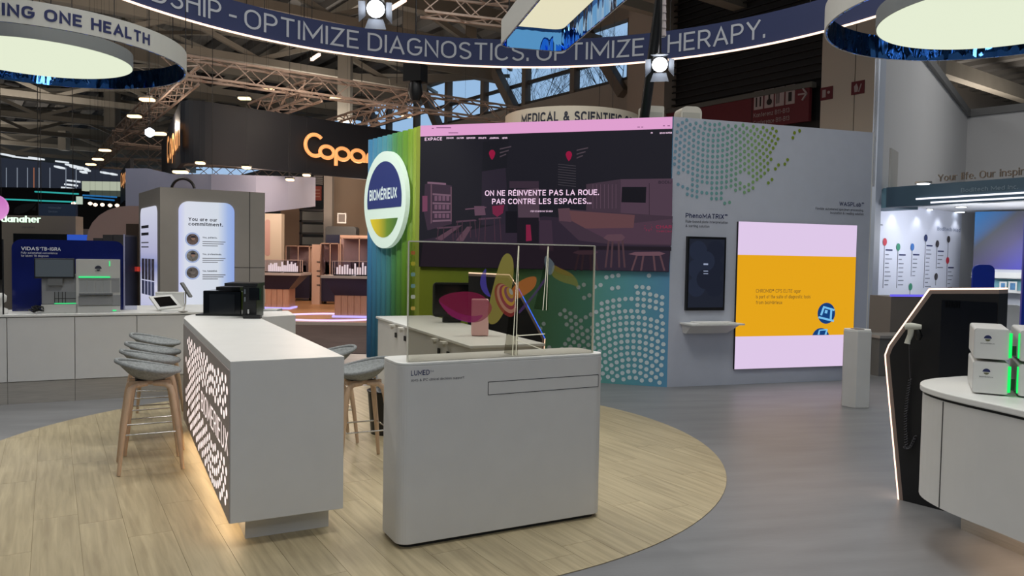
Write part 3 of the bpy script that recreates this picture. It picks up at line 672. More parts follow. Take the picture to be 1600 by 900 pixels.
MB().pbox(PF, 0, FLEN, 0, HWALL, -.3, -.09).build('back_panel', M_flute, wf)
MB().pbox(PF, 0, .14, 0, HWALL, -.09, .0).build('post', M_flute, wf)
NF = 10; fw = (FLEN-.14)/NF
for k in range(NF):
    s_a = .14+k*fw; pr = []
    for j in range(7):
        a = math.pi*j/6; pr.append((s_a+fw/2-fw/2*.96*math.cos(a), -.095+.09*math.sin(a)))
    mb = MB(); mb.prism([PF.at(a, 0.0, d) for a, d in pr], (0, 0, HWALL)); mb.sm = [False, False]+[True]*(len(mb.f)-2)
    mb.build('flute', M_flute, wf, recalc=True)
# oval sign
PO = Plane(PF.at(0, 0, .10), azf)
a = PO.sz(569, 311); b = PO.sz(634, 311); zt = PO.sz(602, 236)[1]; zb = PO.sz(603, 388)[1]
oc = ((a[0]+b[0])/2, (zt+zb)/2); orx = abs(a[0]-b[0])/2; orz = (zt-zb)/2
sg = thing('round_sign', 'round glowing white sign with a navy dome and yellow-green bowl on the fluted wall', 'sign', PO.at(oc[0], oc[1], 0))
MB().pprism(PO, ell(oc[0], oc[1], orx, orz, 48), -.07, 0).build('body', mat('sign_white', (215, 232, 220), .5, emit=(205, 228, 212), es=.36), sg, recalc=True)
f1 = .76
def seg(cut_lo, cut_hi): 
    pts = []
    for k in range(96):
        a = 2*math.pi*k/96; x = math.cos(a)*orx*.82; z = math.sin(a)*orz*f1*1.04
        z = max(min(z, cut_hi), cut_lo); pts.append((oc[0]+x, oc[1]+z))
    return pts
MB().pprism(PO, seg(-orz*.17, 9), 0, .006).build('navy_dome', mat('sign_navy', (40, 52, 110), .5, emit=(38, 50, 110), es=.3), sg)
xs = orx*f1
def bowl():
    pts = []
    for k in range(97):
        a = math.pi + math.pi*k/96; x = math.cos(a)*orx*f1; z = math.sin(a)*orz*f1*1.02
        if z <= -orz*.38: pts.append((oc[0]+x, oc[1]+z))
    return pts
MB().pprism(PO, bowl(), 0, .006).build('yellow_green_bowl', gradient('bowl_print', PO.u, PO.at(oc[0]-xs*.8, 0), xs*1.6, [(0, (60, 105, 30)), (.35, (95, 130, 20)), (.7, (190, 170, 10)), (1, (215, 190, 10))], emit=1.0), sg)
text_sz(PO, 'BIOMÉRIEUX', PO.sz(578, 315)[0], PO.sz(621, 309)[0], (PO.sz(575, 315)[1]+PO.sz(622, 309)[1])/2, .165, glow('sign_letters', (225, 240, 238), .9), sg, .009, .024, spacing=.95)

# video wall
vw = thing('video_wall', 'big video wall showing a pink browser page over a dark booth picture', 'screen', PS.at(1.6, 2.4, 0))
PV = Plane(PS.at(0, 0, .05), -73.3)
ztop = 3.45
MB().pbox(PV, .01, sE-.01, zsc, ztop, -.05, 0).build('panel', glow('screen_dark', (28, 27, 35), 1.0), vw)
zp = PV.sz(860, 207)[1]; sx0, sx1 = .01, sE-.01
MB().pbox(PV, sx0, sx1, zp, ztop, 0, .002).build('browser_bar', glow('screen_pink', (222, 158, 205), 1.0), vw)
vn = [0]
def vpoly(rgb, pts, name='picture_area', lay=1):
    vn[0] += 1
    MB().add([PV.px(x, y, .0005*lay+.0015+vn[0]*.00002) for x, y in pts], [tuple(range(len(pts)))]).build(name, glow('v_%d_%d_%d' % rgb, rgb, 1.0), vw)
def vrect(rgb, x0, y0, x1, y1, lay=1, name='picture_area'): vpoly(rgb, [(x0, y0), (x1, y0), (x1, y1), (x0, y1)], name, lay)
G1 = (56, 42, 56); G2 = (70, 50, 62); G3 = (84, 60, 72); GD = (20, 19, 26); GM = (44, 35, 48)
vpoly(GM, [(661, 375), (770, 352), (850, 338), (940, 345), (1051, 348), (1045, 424), (657, 416)])
vpoly((40, 34, 46), [(753, 268), (790, 262), (795, 350), (752, 352)]); vpoly((24, 24, 31), [(755, 222), (795, 216), (792, 262), (753, 268)])
vpoly(G1, [(662, 330), (664, 288), (675, 284), (706, 290), (706, 350), (668, 360)], lay=2)
for k in range(4): vpoly((110, 84, 100), [(676, 302+k*14), (704, 304+k*13), (704, 306.5+k*13), (676, 305+k*14)], 'shelf_image', 3)
for k in range(3):
    for j in range(4): vrect((104, 76, 94), 679+j*6.2, 306+k*14, 683.5+j*6.2, 314+k*13.4, 4, 'book_image')
vpoly((120, 90, 108), [(668, 284), (697, 286), (697, 289), (668, 287)], lay=3); vpoly((96, 70, 84), [(673, 288), (675, 288), (675, 348), (673, 350)], lay=3); vpoly((96, 70, 84), [(704, 292), (706, 292), (706, 346), (704, 347)], lay=3)
vpoly((110, 60, 84), [(660, 306), (668, 306), (668, 330), (660, 331)], lay=3)
vpoly((92, 66, 82), [(741, 322), (757, 322), (759, 336), (742, 337)], lay=3); vpoly((92, 66, 82), [(727, 326), (760, 323), (760, 325), (727, 328)], lay=3)
vpoly((110, 34, 62), [(769, 322), (788, 320), (786, 333), (777, 339), (770, 334)], lay=3)
for (x, y, w_, h) in ((728, 345, 30, 26), (765, 341, 34, 36), (700, 355, 34, 24)):
    vpoly((78, 56, 70), [(x-w_/2, y), (x+w_/2, y-2), (x+w_/2+2, y), (x-w_/2, y+3)], 'chair_image', 4)
    for dx in (-.45, -.2, .2, .45): vpoly((66, 44, 56), [(x+w_*dx, y), (x+w_*dx+1.2, y), (x+w_*dx*1.15+1.2, y+h), (x+w_*dx*1.15, y+h)], 'chair_image', 4)
vpoly(G3, [(680, 373), (712, 353), (722, 352), (690, 376)], lay=3); vpoly(G3, [(712, 376), (730, 354), (738, 354), (724, 377)], lay=3)
vpoly((54, 42, 54), [(796, 283), (842, 283), (842, 294), (796, 294)], lay=2); vpoly((74, 58, 70), [(808, 296), (842, 294), (843, 345), (810, 345)], lay=2)
vrect(GD, 790, 330, 808, 364, 3); vrect((26, 22, 30), 808, 340, 842, 380, 3); vpoly((120, 30, 60), [(822, 351), (829, 351), (831, 376), (822, 377)], lay=4)
vpoly(G1, [(843, 344), (862, 344), (865, 392), (843, 390)], lay=2)
# pins with address lines
for (x, y) in ((769, 240), (889, 242)):
    vpoly((140, 20, 58), [(x+5*math.cos(R(a)), y+6*math.sin(R(a))) for a in range(180, 361, 30)]+[(x+3, y+6), (x, y+10), (x-3, y+6)], 'map_pin_image', 3)
    for k in range(3): vpoly((70, 60, 68), [(x+12, y-8+k*6), (x+30-k*4, y-12+k*6), (x+30-k*4, y-10+k*6), (x+12, y-6+k*6)], 'address_line_image', 3)
for k in range(9): vpoly((62, 58, 64), [(872, 256+k*4), (900, 259+k*4), (900, 260+k*4), (872, 257+k*4)], lay=3)
# white booth in the picture, with screen, counter and stools
vpoly((74, 56, 70), [(916, 288), (970, 280), (1051, 279), (1050, 340), (916, 338)], lay=2)
vpoly((62, 48, 60), [(916, 288), (970, 280), (970, 336), (916, 338)], lay=3)
for k in range(7): vpoly((84, 64, 78), [(926+k*6, 288), (927+k*6, 288), (927+k*6, 326), (926+k*6, 326)], lay=4)
vpoly(GD, [(972, 292), (1010, 292), (1009, 317), (971, 316)], lay=4, name='screen_image')
vrect((50, 38, 50), 1014, 286, 1015, 336, 4)
text_px(PV, 'BODIJ', 1029, 287, 1049, 287, 4.5, glow('v_txt_grey', (40, 32, 44), 1), vw, .006, .02)
vpoly((60, 46, 58), [(873, 326), (1051, 338), (1049, 384), (960, 382), (905, 376), (873, 346)], lay=4)
vpoly((84, 60, 70), [(872, 326), (890, 325), (893, 347), (874, 345)], lay=5)
vpoly((92, 62, 66), [(890, 329), (992, 336), (990, 356), (915, 357), (893, 345)], lay=5)
vpoly((72, 52, 66), [(915, 357), (1050, 342), (1049, 382), (960, 380)], lay=4)
text_px(PV, 'CHAR', 1025, 357, 1050, 357, 5, glow('v_txt_red', (130, 40, 66), 1), vw, .006, .02)
text_px(PV, 'THROM', 1025, 363, 1050, 363, 3, glow('v_txt_red', (130, 40, 66), 1), vw, .006)
for a in range(0, 360, 40): vpoly((120, 40, 66), [(1012+5*math.cos(R(a)), 354+5*math.sin(R(a))), (1014+5*math.cos(R(a)), 354+5*math.sin(R(a))), (1013+7*math.cos(R(a)), 356+7*math.sin(R(a)))], lay=5, name='emblem_image')
vpoly((30, 24, 32), [(905, 384), (1049, 386), (1049, 392), (905, 390)], lay=5)
def stoolimg(x, y, w_, h, c):
    vpoly(c, [(x-w_/2, y), (x-w_/3, y-h*.12), (x+w_/3, y-h*.14), (x+w_/2, y-1), (x+w_/3, y+h*.1), (x-w_/4, y+h*.1)], 'chair_image', 7)
    for dx in (-.3, -.12, .15, .33): vpoly((c[0]-14, c[1]-10, c[2]-14), [(x+w_*dx, y+h*.08), (x+w_*dx+3, y+h*.08), (x+w_*dx*1.4+2, y+h), (x+w_*dx*1.4-1, y+h)], 'chair_image', 6)
stoolimg(960, 372, 34, 46, (86, 62, 72)); stoolimg(1011, 397, 58, 26, (98, 70, 80)); stoolimg(915, 395, 40, 28, (70, 50, 62))
M_vt = glow('v_white_text', (240, 205, 232), 1.1)
text_px(PV, 'ON NE RÉINVENTE PAS LA ROUE.', 758, 306.5, 936, 304.5, 8.5, M_vt, vw, .008, .013)
text_px(PV, 'PAR CONTRE LES ESPACES...', 769, 319.5, 924, 318, 8.5, M_vt, vw, .008, .013)
text_px(PV, "C'EST CE QU'ON FAIT EN MIEUX", 829, 331.8, 864, 331, 2.4, M_vt, vw, .008, .02)
text_px(PV, 'EXPACE', 664, 220, 691, 219.5, 5, M_vt, vw, .008, .015, spacing=1.1)
for x0, x1, t_ in ((698, 709, 'ESPACES'), (714, 725, 'CULTURE'), (729, 743, 'SERVICES'), (748, 760, 'PROJETS'), (765, 780, 'JOURNAL'), (785, 793, 'NEWS')):
    text_px(PV, t_, x0, 217.2, x1, 217, 2.6, M_vt, vw, .008, .03)
text_px(PV, 'FR', 1017, 209, 1020, 209, 2.4, M_vt, vw, .008, .03); text_px(PV, 'DEVIS RAPIDE', 1031, 209, 1050, 209, 2.4, M_vt, vw, .008, .03)
M_vd = glow('v_dark_text', (120, 70, 110), 1.0)
for x0, x1, y in ((675, 678, 200), (682, 705, 199), (701, 716, 207), (996, 1000, 198), (1002, 1005, 198), (1036, 1039, 196), (1043, 1047, 196)):
    vpoly((130, 80, 120), [(x0, y), (x1, y), (x1, y+1.4), (x0, y+1.4)], 'toolbar_icon', 5)

# tall dark display and shelf on the right wall
td = thing('portrait_display', 'dark portrait touch display with faint petal pattern on the pale grey wall', 'screen', PW.at(.5, 1.6, 0))
a = PW.sz(1068, 485); b = PW.sz(1132, 371); 
MB().pbox(PW, a[0]+.01, b[0], a[1], b[1], 0, .045).build('frame', M_black, td)
i0, i1, j0, j1 = a[0]+.035, b[0]-.025, a[1]+.04, b[1]-.03
MB().pbox(PW, i0, i1, j0, j1, .045, .047).build('screen', glow('tall_screen', (30, 34, 46), 1.), td)
for k, (x, y) in enumerate(((1088, 392), (1115, 392), (1086, 420), (1114, 420), (1085, 448), (1113, 448), (1100, 408), (1099, 436))):
    p = PW.sz(x, y)
    pts = [(min(max(p[0]+.13*math.cos(R(t)), i0), i1), p[1]+.13*math.sin(R(t))) for t in range(0, 360, 15)]
    MB().add([PW.at(u_, z_, .0475+k*.0002) for u_, z_ in pts], [tuple(range(24))]).build('petal_image', glow('tall_petal%d' % (k % 2), ((34, 40, 56), (27, 31, 44))[k % 2], 1.), td)
for y, h in ((414, 2.5), (424, 1.2), (428, 1.2)): line_px(PW, 1096, 1103, y, h, glow('tall_txt', (150, 160, 185), 1), td, .052, 'text_line')
sh = thing('wall_shelf', 'small white angled wall shelf under the dark portrait display', 'shelf', PW.at(.5, .9, 0))
a = PW.sz(1062, 506); b = PW.sz(1143, 506)
MB().pprism(Plane(PW.at(0, 0, 0), 72.5), [(a[0], a[1]+.0), (b[0], a[1]+.0), (b[0], a[1]+.02), (a[0], a[1]+.02)], 0, .3).build('shelf_board', M_white, sh, recalc=True)
MB().hexa([PW.at(a[0]+.05, a[1]-.12, 0), PW.at(b[0]-.12, a[1]-.12, 0), PW.at(b[0]-.12, a[1]-.12, .08), PW.at(a[0]+.05, a[1]-.12, .08), PW.at(a[0]+.02, a[1], 0), PW.at(b[0]-.05, a[1], 0), PW.at(b[0]-.05, a[1], .26), PW.at(a[0]+.02, a[1], .26)]).build('bracket', M_white_side, sh)
MB().pbox(PW, a[0]+.13, b[0]-.1, a[1]+.021, a[1]+.035, .05, .26).build('tray', M_white, sh)
# square LED screen
PQ = Plane(PW.at(0, 0, .04), 72.5)
ls = thing('led_screen', 'big square LED screen with lilac bands and an orange middle on the grey wall', 'screen', PQ.at(1.6, 0, 0))
q0 = (PQ.sz(1154, 346)[0]+PQ.sz(1148, 577)[0])/2; q1 = (PQ.sz(1344, 352)[0]+PQ.sz(1327, 570)[0])/2
za = PQ.sz(1154, 346)[1]; zc = PQ.sz(1153, 398)[1]; zd = PQ.sz(1149, 526)[1]; ze = PQ.sz(1148, 577)[1]
MB().pbox(PQ, q0, q1, ze, za, -.04, -.002).build('cabinet', M_black, ls)
M_lil = glow('lilac_pixels', (222, 200, 232), 1.0)
MB().pbox(PQ, q0, q1, zc, za, -.002, 0).build('lilac_band', M_lil, ls); MB().pbox(PQ, q0, q1, ze, zd, -.002, 0).build('lilac_band', M_lil, ls)
MB().pbox(PQ, q0, q1, zd, zc, -.002, 0).build('orange_field', glow('orange_pixels', (228, 164, 24), 1.0), ls)
M_ot = glow('screen_text', (84, 70, 40), 1)
for t_, x0, x1, y in (('CHROMID® CPS ELITE agar', 1181, 1251, 457), ('is part of the suite of diagnostic tools', 1181, 1266, 466), ('from bioMérieux', 1181, 1222, 475)):
    text_px(PQ, t_, x0, y, x1, y+.5, 5.5, M_ot, ls, .003)
M_bl = glow('badge_blue', (18, 62, 122), 1); M_bll = glow('badge_line', (120, 190, 235), 1)
p = PQ.sz(1291, 489.5)
MB().add([PQ.at(x, z, .003) for x, z in ell(p[0], p[1], .145, .145, 28)], [tuple(range(28))]).build('badge', M_bl, ls)
p2 = PQ.sz(1282, 529)
pts = [(x, max(z, zd)) for x, z in ell(p2[0], p2[1], .145, .145, 28)]; pts = [q for q in ell(p2[0], p2[1], .145, .145, 56) if q[1] > zd]; pts = sorted(pts, key=lambda q: q[0])
MB().add([PQ.at(x, z, .003) for x, z in pts], [tuple(range(len(pts)))]).build('badge', M_bl, ls)
bdg = [o for o in ls.children if o.name.startswith('badge')]
def tri(pxs, m=M_bll): MB().add([PQ.px(x, y, .005) for x, y in pxs], [tuple(range(len(pxs)))]).build('badge_drawing', m, bdg[1] if pxs[0][1] > 505 else bdg[0])
tri([(1279, 494), (1303, 500), (1302, 503), (1278, 497)]); tri([(1281, 492), (1286, 478), (1289, 479), (1284, 493)]); tri([(1286, 478), (1304, 483), (1303, 486), (1286, 481)]); tri([(1297, 484), (1300, 485), (1299, 499), (1296, 498)]); tri([(1289, 484), (1293, 485), (1292, 490), (1288, 489)])
tri([(1277, 523), (1279, 516), (1281, 516), (1280, 523)]); tri([(1288, 523), (1291, 514), (1293, 515), (1291, 523)]); tri([(1279, 515), (1292, 514), (1292, 516), (1280, 517)])

# white boxes seen on top of the wall and slanted black pole
for nm, x0, y0, x1, y1, lb in (('left', 1007, 166, 1038, 190, 'pale speaker box above the video wall, left of the pair'), ('right', 1064, 167, 1097, 192, 'pale rounded speaker box above the dotted wall, right of the pair')):
    Pq = Plane(dp(1040, 180, 12.2), 80); a = Pq.sz(x0, y1); b = Pq.sz(x1, y0)
    sp_ = thing('speaker_box', lb, 'speaker', Pq.at(a[0], a[1], 0))
    r_ = .10 if nm == 'right' else .02
    MB().pprism(Pq, rrect(a[0], b[0], a[1]-.6, b[1], r_, 5, (0, 0, 1, 1)), -.3, 0).build('housing', mat('pale_housing', (196, 192, 180), .6), sp_, recalc=True)
    MB().pbox(Pq, a[0]+.03, b[0]-.03, a[1]-.5, b[1]-.1, 0, .01).build('grille', mat('pale_grille', (170, 168, 158), .8), sp_)
    MB().tube([Pq.at((a[0]+b[0])/2, 0.0, -.15), Pq.at((a[0]+b[0])/2, a[1]-.5, -.15)], .03, 8).build('stand_pole', M_black, sp_)
pa_, pb_ = dp(1006, 190, 11.6), dp(1034, -20, 11.0)
tag(MB().tube([pa_, pb_], .075, 8).build('slanted_pole', M_black), 'slanted black pole rising behind the video wall past the blue banner', 'pole')
cb = MB(); 
for k in range(5): p = dp(1037, 3+k*12, 10.8); cb.tube([p+Vector((0,0,.06)), p-Vector((0,0,.05))], [.03, .04], 7)
cb.bar(dp(1037, -5, 10.8), dp(1037, 56, 10.8), .012)
tag(cb.build('chain_hoist_clip', mat('pale_clip', (170, 160, 160), .5)), 'string of small pale clips beside the slanted black pole', 'hoist chain')

# hexagonal white pillar
pc = fl(1343, 637); pc = Vector((pc.x, pc.y+.12, 0)); hp = thing('white_plinth', 'slim white hexagonal plinth standing in front of the grey wall', 'plinth', pc)
hx = [(pc.x+.165*math.cos(R(a+8)), pc.y+.165*math.sin(R(a+8))) for a in range(0, 360, 60)]
bev(MB().slab(hx, 0.0, .87).build('body', M_white_side, hp), .004); MB().slab([(pc.x+(x-pc.x)*.97, pc.y+(y-pc.y)*.97) for x, y in hx], .87, .885).build('lid', M_white, hp)
MB().slab([(pc.x+(x-pc.x)*.5, pc.y+(y-pc.y)*.5) for x, y in hx], .885, .887).build('opening', M_black, hp)

# ================================================================= kiosks with LED edge, the rear one a modelled reflection
def kiosk(name, label, P, pts, led, th, scan=False, hue=None):
    """pts: profile (s,z) ; led: list of (s,z) along the lit edge"""
    k = thing(name, label, 'kiosk', P.at(pts[0][0], 0, 0))
    MB().pprism(P, pts, -th, 0).build('body', mat('kiosk_black', (13, 14, 19), .5, noise=.08, nscale=3), k, recalc=True)
    cx = sum(p[0] for p in pts)/len(pts); cz = sum(p[1] for p in pts)/len(pts)
    L_ = [Vector(p) for p in led]; n_ = len(L_); nrm_s = []
    for i in range(n_-1):
        t = (L_[i+1]-L_[i]).normalized(); nn = Vector((t.y, -t.x))
        if nn.dot(Vector((cx, cz))-L_[i]) > 0: nn = -nn
        nrm_s.append(nn)
    def off(e):
        o_ = []
        for i in range(n_):
            a = nrm_s[max(i-1, 0)]; b = nrm_s[min(i, n_-2)]; m = (a+b).normalized(); o_.append(L_[i]+m*(e/max(.5, m.dot(a))))
        return o_
    o1, o2, o3 = off(0), off(.026), off(.036)
    for i in range(n_-1):
        MB().pprism(P, [o1[i], o1[i+1], o2[i+1], o2[i]], -th, 0).build('edge_trim', mat('edge_metal', (150, 132, 124), .4, .3), k, recalc=True)
        MB().pprism(P, [o2[i], o2[i+1], o3[i+1], o3[i]], -th*.98, .001).build('led_strip', (M_led if hue is None or i != hue[0] else hue[1]), k, recalc=True)
    return k
KP = Plane(fl(1402, 780), 141.5)
S = lambda x, y: KP.sz(x, y)
pts = [(S(1411, 781)[0], 0.0), S(1391, 570), S(1390, 556), S(1395, 543), S(1456, 459), S(1561, 459), (S(1561, 459)[0], 0.0)]
led = [pts[0], pts[1], pts[2], pts[3], pts[4], pts[5]]
kr = kiosk('led_kiosk', 'black angular kiosk with a glowing edge strip and a handheld scanner, at right', KP, pts, led, .15)
a = S(1468, 590); MB().pbox(KP, S(1469, 540)[0], S(1556, 540)[0], .5, S(1500, 470)[1], 0, .004).build('screen_panel', mat('kiosk_glass', (16, 19, 26), .18), kr)
vn_ = MB()
for k in range(6): vn_.pbox(KP, S(1478+k*4, 470)[0], S(1480.5+k*4, 470)[0], S(1478, 480)[1], S(1478, 470)[1], .004, .007)
vn_.build('vent', M_blackg, kr)
# barcode scanner on the kiosk
sc = thing('barcode_scanner', 'pale handheld barcode scanner hanging on the black kiosk', 'scanner', KP.px(1432, 515, .06))
def kp(x, y, o): return KP.px(x, y, o)
M_pale = mat('pale_scanner', (205, 205, 192), .45)
mb = MB(); mb.tube([kp(1426, 509, .10), kp(1434, 509, .10), kp(1447, 510, .07)], [.022, .026, .016], 10); mb.build('head', M_pale, sc)
MB().tube([kp(1434, 511, .10), kp(1432, 522, .09), kp(1428, 530, .085), kp(1427, 536, .09)], [.020, .018, .017, .019], 10).build('grip', M_pale, sc)
MB().tube([kp(1440, 513, .07), kp(1441, 524, .05), kp(1439, 530, .04)], [.02, .024, .015], 8).build('cradle', M_black, sc)
coil = [kp(1428, 538, .07), kp(1424, 560, .03), kp(1424, 590, .02)]
for k in range(150):
    t = k/149; x = 1424-4*math.sin(t*3)-5*t; y = 592+t*105; a = k*1.1
    coil.append(kp(x+2.2*math.cos(a), y+2*math.sin(a)*.4, .02+.008*math.sin(a)))
for k in range(60):
    t = k/59; a = k*1.1; xx = 1415+10*(1-math.cos(t*math.pi)) if False else 1415+18*t; yy = 697+5*math.sin(t*math.pi)-18*t*t
    coil.append(kp(xx+2*math.cos(a), yy+1.5*math.sin(a), .02+.006*math.sin(a)))
MB().tube(coil, .0035, 5).build('coiled_cord', mat('cord_dark', (62, 62, 68), .35), sc)
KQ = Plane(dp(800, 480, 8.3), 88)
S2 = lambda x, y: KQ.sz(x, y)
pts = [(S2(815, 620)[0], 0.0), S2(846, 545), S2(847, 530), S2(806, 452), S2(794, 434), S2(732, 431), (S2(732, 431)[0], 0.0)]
kiosk_reflection = kiosk('led_kiosk', 'reflection of a black angular kiosk with a white and blue edge, modelled behind the desk', KQ, pts, pts[:6], .15, hue=(2, glow('blue_led', (60, 110, 255), 2.0)))  # reflection in the clear screen, modelled as a solid kiosk

# ================================================================= right hand counter with analysers
rc = thing('round_end_counter', 'white rounded counter carrying stacked analysers at the right edge', 'counter', (3.3, 4.0, 0))
def outline(off=0.0):
    off *= .45
    ctl = [Vector(p) for p in ((2.74, 2.2), (2.66, 2.6), (2.49, 3.60), (2.385, 4.00), (2.35, 4.22), (2.375, 4.42), (2.50, 4.61), (2.72, 4.74), (3.05, 4.84), (4.1, 4.95), (4.5, 4.95))]; base = []
    for i in range(1, len(ctl)-2):
        p0, p1, p2, p3 = ctl[i-1:i+3]
        for t in (0, .25, .5, .75): base.append(.5*((2*p1)+(p2-p0)*t+(2*p0-5*p1+4*p2-p3)*t*t+(3*p1-p0-3*p2+p3)*t**3))
    base += [Vector((4.1, 4.95)), Vector((4.1, 2.6))]
    c = Vector((3.3, 3.8)); return [tuple(c+(p-c)*(1-off/1.0)) for p in base]
MB().slab(outline(.03), .31, .90).build('body', M_white_side, rc, recalc=True)
MB().slab(outline(.05), .90, .915).build('recess_band', M_grey_gap, rc, recalc=True)
bev(MB().slab(outline(0), .915, .95).build('worktop', M_white, rc, recalc=True), .006)
MB().slab([(3.3, 2.6), (3.10, 3.6), (2.92, 4.35), (2.82, 4.72), (2.95, 4.78), (4.0, 4.8), (4.0, 2.6)], 0, .31).build('toe_kick', M_steel, rc, recalc=True)
o_ = outline(.03); pj = fl(1480, 700, .5)
oo = outline(.03); jj = min(range(len(oo)), key=lambda i: abs(800+1200*oo[i][0]/oo[i][1]-1482)+(0 if oo[i][1] < 4.3 else 900))
MB().box((oo[jj][0]-.001, oo[jj][1], .605), (.004, .004, .585), -17).build('panel_joint', M_grey_gap, rc)
area((2.86, 3.8, .29), 1.4, 3, (1, .72, .5), (0, 0, R(96)), .04)
def analyser(name, label, P, x0, x1, yt, yb, z0, z1):
    t = thing(name, label, 'analyser', P.at((x0+x1)/2, z0, -.2), 'stacked white analysers')
    r = .014
    MB().pprism(P, rrect(x0, x1, z0+.006, z1-.003, r), -.45, 0).build('housing', M_white_side, t, recalc=True)
    fp = MB().pprism(P, rrect(x0+.004, x1-.004, z0+.008, z1-.006, r), 0, .004).build('front_panel', M_white, t, recalc=True)
    m_ = (x0+x1)/2-.02; zz = z0+(z1-z0)*.68; w_ = .018
    MB().add([P.at(a, b, .005) for a, b in ell(m_, zz, w_, w_*1.0, 12, 0, 180)], [tuple(range(13))]).build('emblem', M_navyink, fp)
    MB().add([P.at(a, b, .005) for a, b in ell(m_, zz-.004, w_*.7, w_*.6, 10, 180, 360)], [tuple(range(11))]).build('emblem', mat('emblem_grey', (110, 110, 80), .5), fp)
    text_sz(P, 'BIOMÉRIEUX', m_-.032, m_+.032, zz-.03, .006, M_ink, fp, .005)
    return t
AP = Plane(fl(1519, 615, .95), 118)
zs = [(.952, 1.135), (1.142, 1.325)]
xa0 = AP.sz(1519, 600)[0]; xa1 = AP.sz(1576, 600)[0]
lbs = ['white analyser at the bottom left of the stack on the right counter', 'white analyser at the top left of the stack on the right counter', 'white analyser at the bottom right of the stack, cut by the frame', 'white analyser at the top right of the stack, cut by the frame']
M_green = glow('green_status', (20, 225, 95), 1.3)
z_lo_top = AP.sz(1522, 563)[1]; z_up_top = AP.sz(1524, 512)[1]
zs = [(.952, z_lo_top), (z_lo_top+.006, z_up_top)]
for i, (z0, z1) in enumerate(zs):
    t = analyser('blood_culture_analyser', lbs[i], AP, xa0, xa1, 0, 0, z0, z1)
    MB().pbox(AP, xa1-.006, xa1+.008, z0+.02, z1-.02, .0, .012).build('status_light', M_green, t)
    MB().pbox(AP, xa1+.008, xa1+.03, z0+.03, z1-.09, -.03, -.02).build('handle_recess', M_grey_gap, t)
xb0 = xa1+.042
for i, (z0, z1) in enumerate(zs):
    t = analyser('blood_culture_analyser', lbs[i+2], AP, xb0, xb0+(xa1-xa0), 0, 0, z0, z1)
    MB().pbox(AP, xb0-.006, xb0, z0+.02, z1-.02, -.02, .004).build('status_light', M_green, t)

# ================================================================= coffee machines at the far end of the bar
def cbox(P, x0, y0, x1, y1, z0, dep):
    a = P.sz(x0, y1); b = P.sz(x1, y0); return a[0], b[0], z0, b[1], -dep, 0
CP = Plane(fl(345, 493.5, 1.05), 88)
cm = thing('coffee_machine', 'glossy black boxy coffee machine at the left of the pair on the bar', 'coffee machine', CP.at(0, 1.05, 0))
x0, x1, z0, z1, d0, d1 = cbox(CP, 317, 455, 377, 494, 1.052, .32)
bev(MB().pbox(CP, x0, x1, z0, z1, d0, d1).build('housing', M_blackg, cm), .008)
MB().pbox(CP, x0+.06, x1-.06, z0+.02, z1-.03, d1, d1+.004).build('front_panel', mat('dark_panel', (26, 29, 33), .2), cm)
MB().pbox(CP, x0+.1, x1-.03, z1+.002, z1+.035, d0+.05, d1-.06).build('bean_lid', M_black, cm)
MB().pbox(CP, x0-.06, x1+.02, z0, z0+.012, d0, d1+.02).build('mat', M_black, cm)
CP2 = Plane(fl(390, 497, 1.05), 84)
c2 = thing('coffee_machine', 'black coffee machine with metal spouts at the right of the pair on the bar', 'coffee machine', CP2.at(0, 1.05, 0))
x0, x1, z0, z1, d0, d1 = cbox(CP2, 379, 448, 406, 497, 1.052, .3)
bev(MB().pbox(CP2, x0, x1-.03, z0, z1, d0, d1).build('housing', M_black, c2), .006)
MB().pbox(CP2, x0+.07, x1+.01, z1-.12, z1-.01, d1, d1+.06).build('control_head', M_blackg, c2)
MB().pbox(CP2, x0-.16, x1-.02, z1+.002, z1+.03, d0, d1).build('bean_lid', M_black, c2)
for k, (u_, zz) in enumerate(((.02, .24), (.02, .17), (.11, .22), (.05, .06))): MB().pbox(CP2, x0+u_, x0+u_+.014, z0+zz-.02, z0+zz+.02, d1+.002, d1+.03).build('spout', M_chrome, c2)
MB().pbox(CP2, x0+.02, x1+.02, z0, z0+.03, d1, d1+.07).build('drip_tray', M_black, c2)

# ================================================================= long left counter
LC = Plane(fl(0, 492, .95), 64)
lc = thing('service_counter', 'long white panelled counter with steel plinth along the left', 'counter', LC.at(0, 0, 0))
def lxy(s, d): q = LC.at(s, 0, -d); return (q.x, q.y)
s_r = LC.sz(290, 480)[0]
MB().slab([lxy(-2.2, .03), lxy(s_r+.2, .03), lxy(s_r+.4, 1.3), lxy(s_r-.8, 1.2), lxy(s_r-1.2, .75), lxy(-2.2, .75)], .0, .925).build('carcass', M_white_side, lc, recalc=True)
bev(MB().slab([lxy(-2.2, -.01), lxy(s_r+.25, -.01), lxy(s_r+.5, 1.35), lxy(s_r-.8, 1.25), lxy(s_r-1.2, .78), lxy(-2.2, .78)], .925, .95).build('worktop', M_white, lc, recalc=True), .004)
ed = [-2.2, LC.sz(-140, 540)[0], LC.sz(11, 540)[0], LC.sz(117, 540)[0], LC.sz(214, 530)[0], s_r+.2]
for i in range(len(ed)-1):
    MB().pbox(LC, ed[i]+.004, ed[i+1]-.004, .24, .915, -.03, .0).build('front_panel', M_white_side, lc)
    MB().pbox(LC, ed[i]+.002, ed[i+1]-.002, .0, .232, -.035, -.012).build('plinth_panel', M_steel, lc)
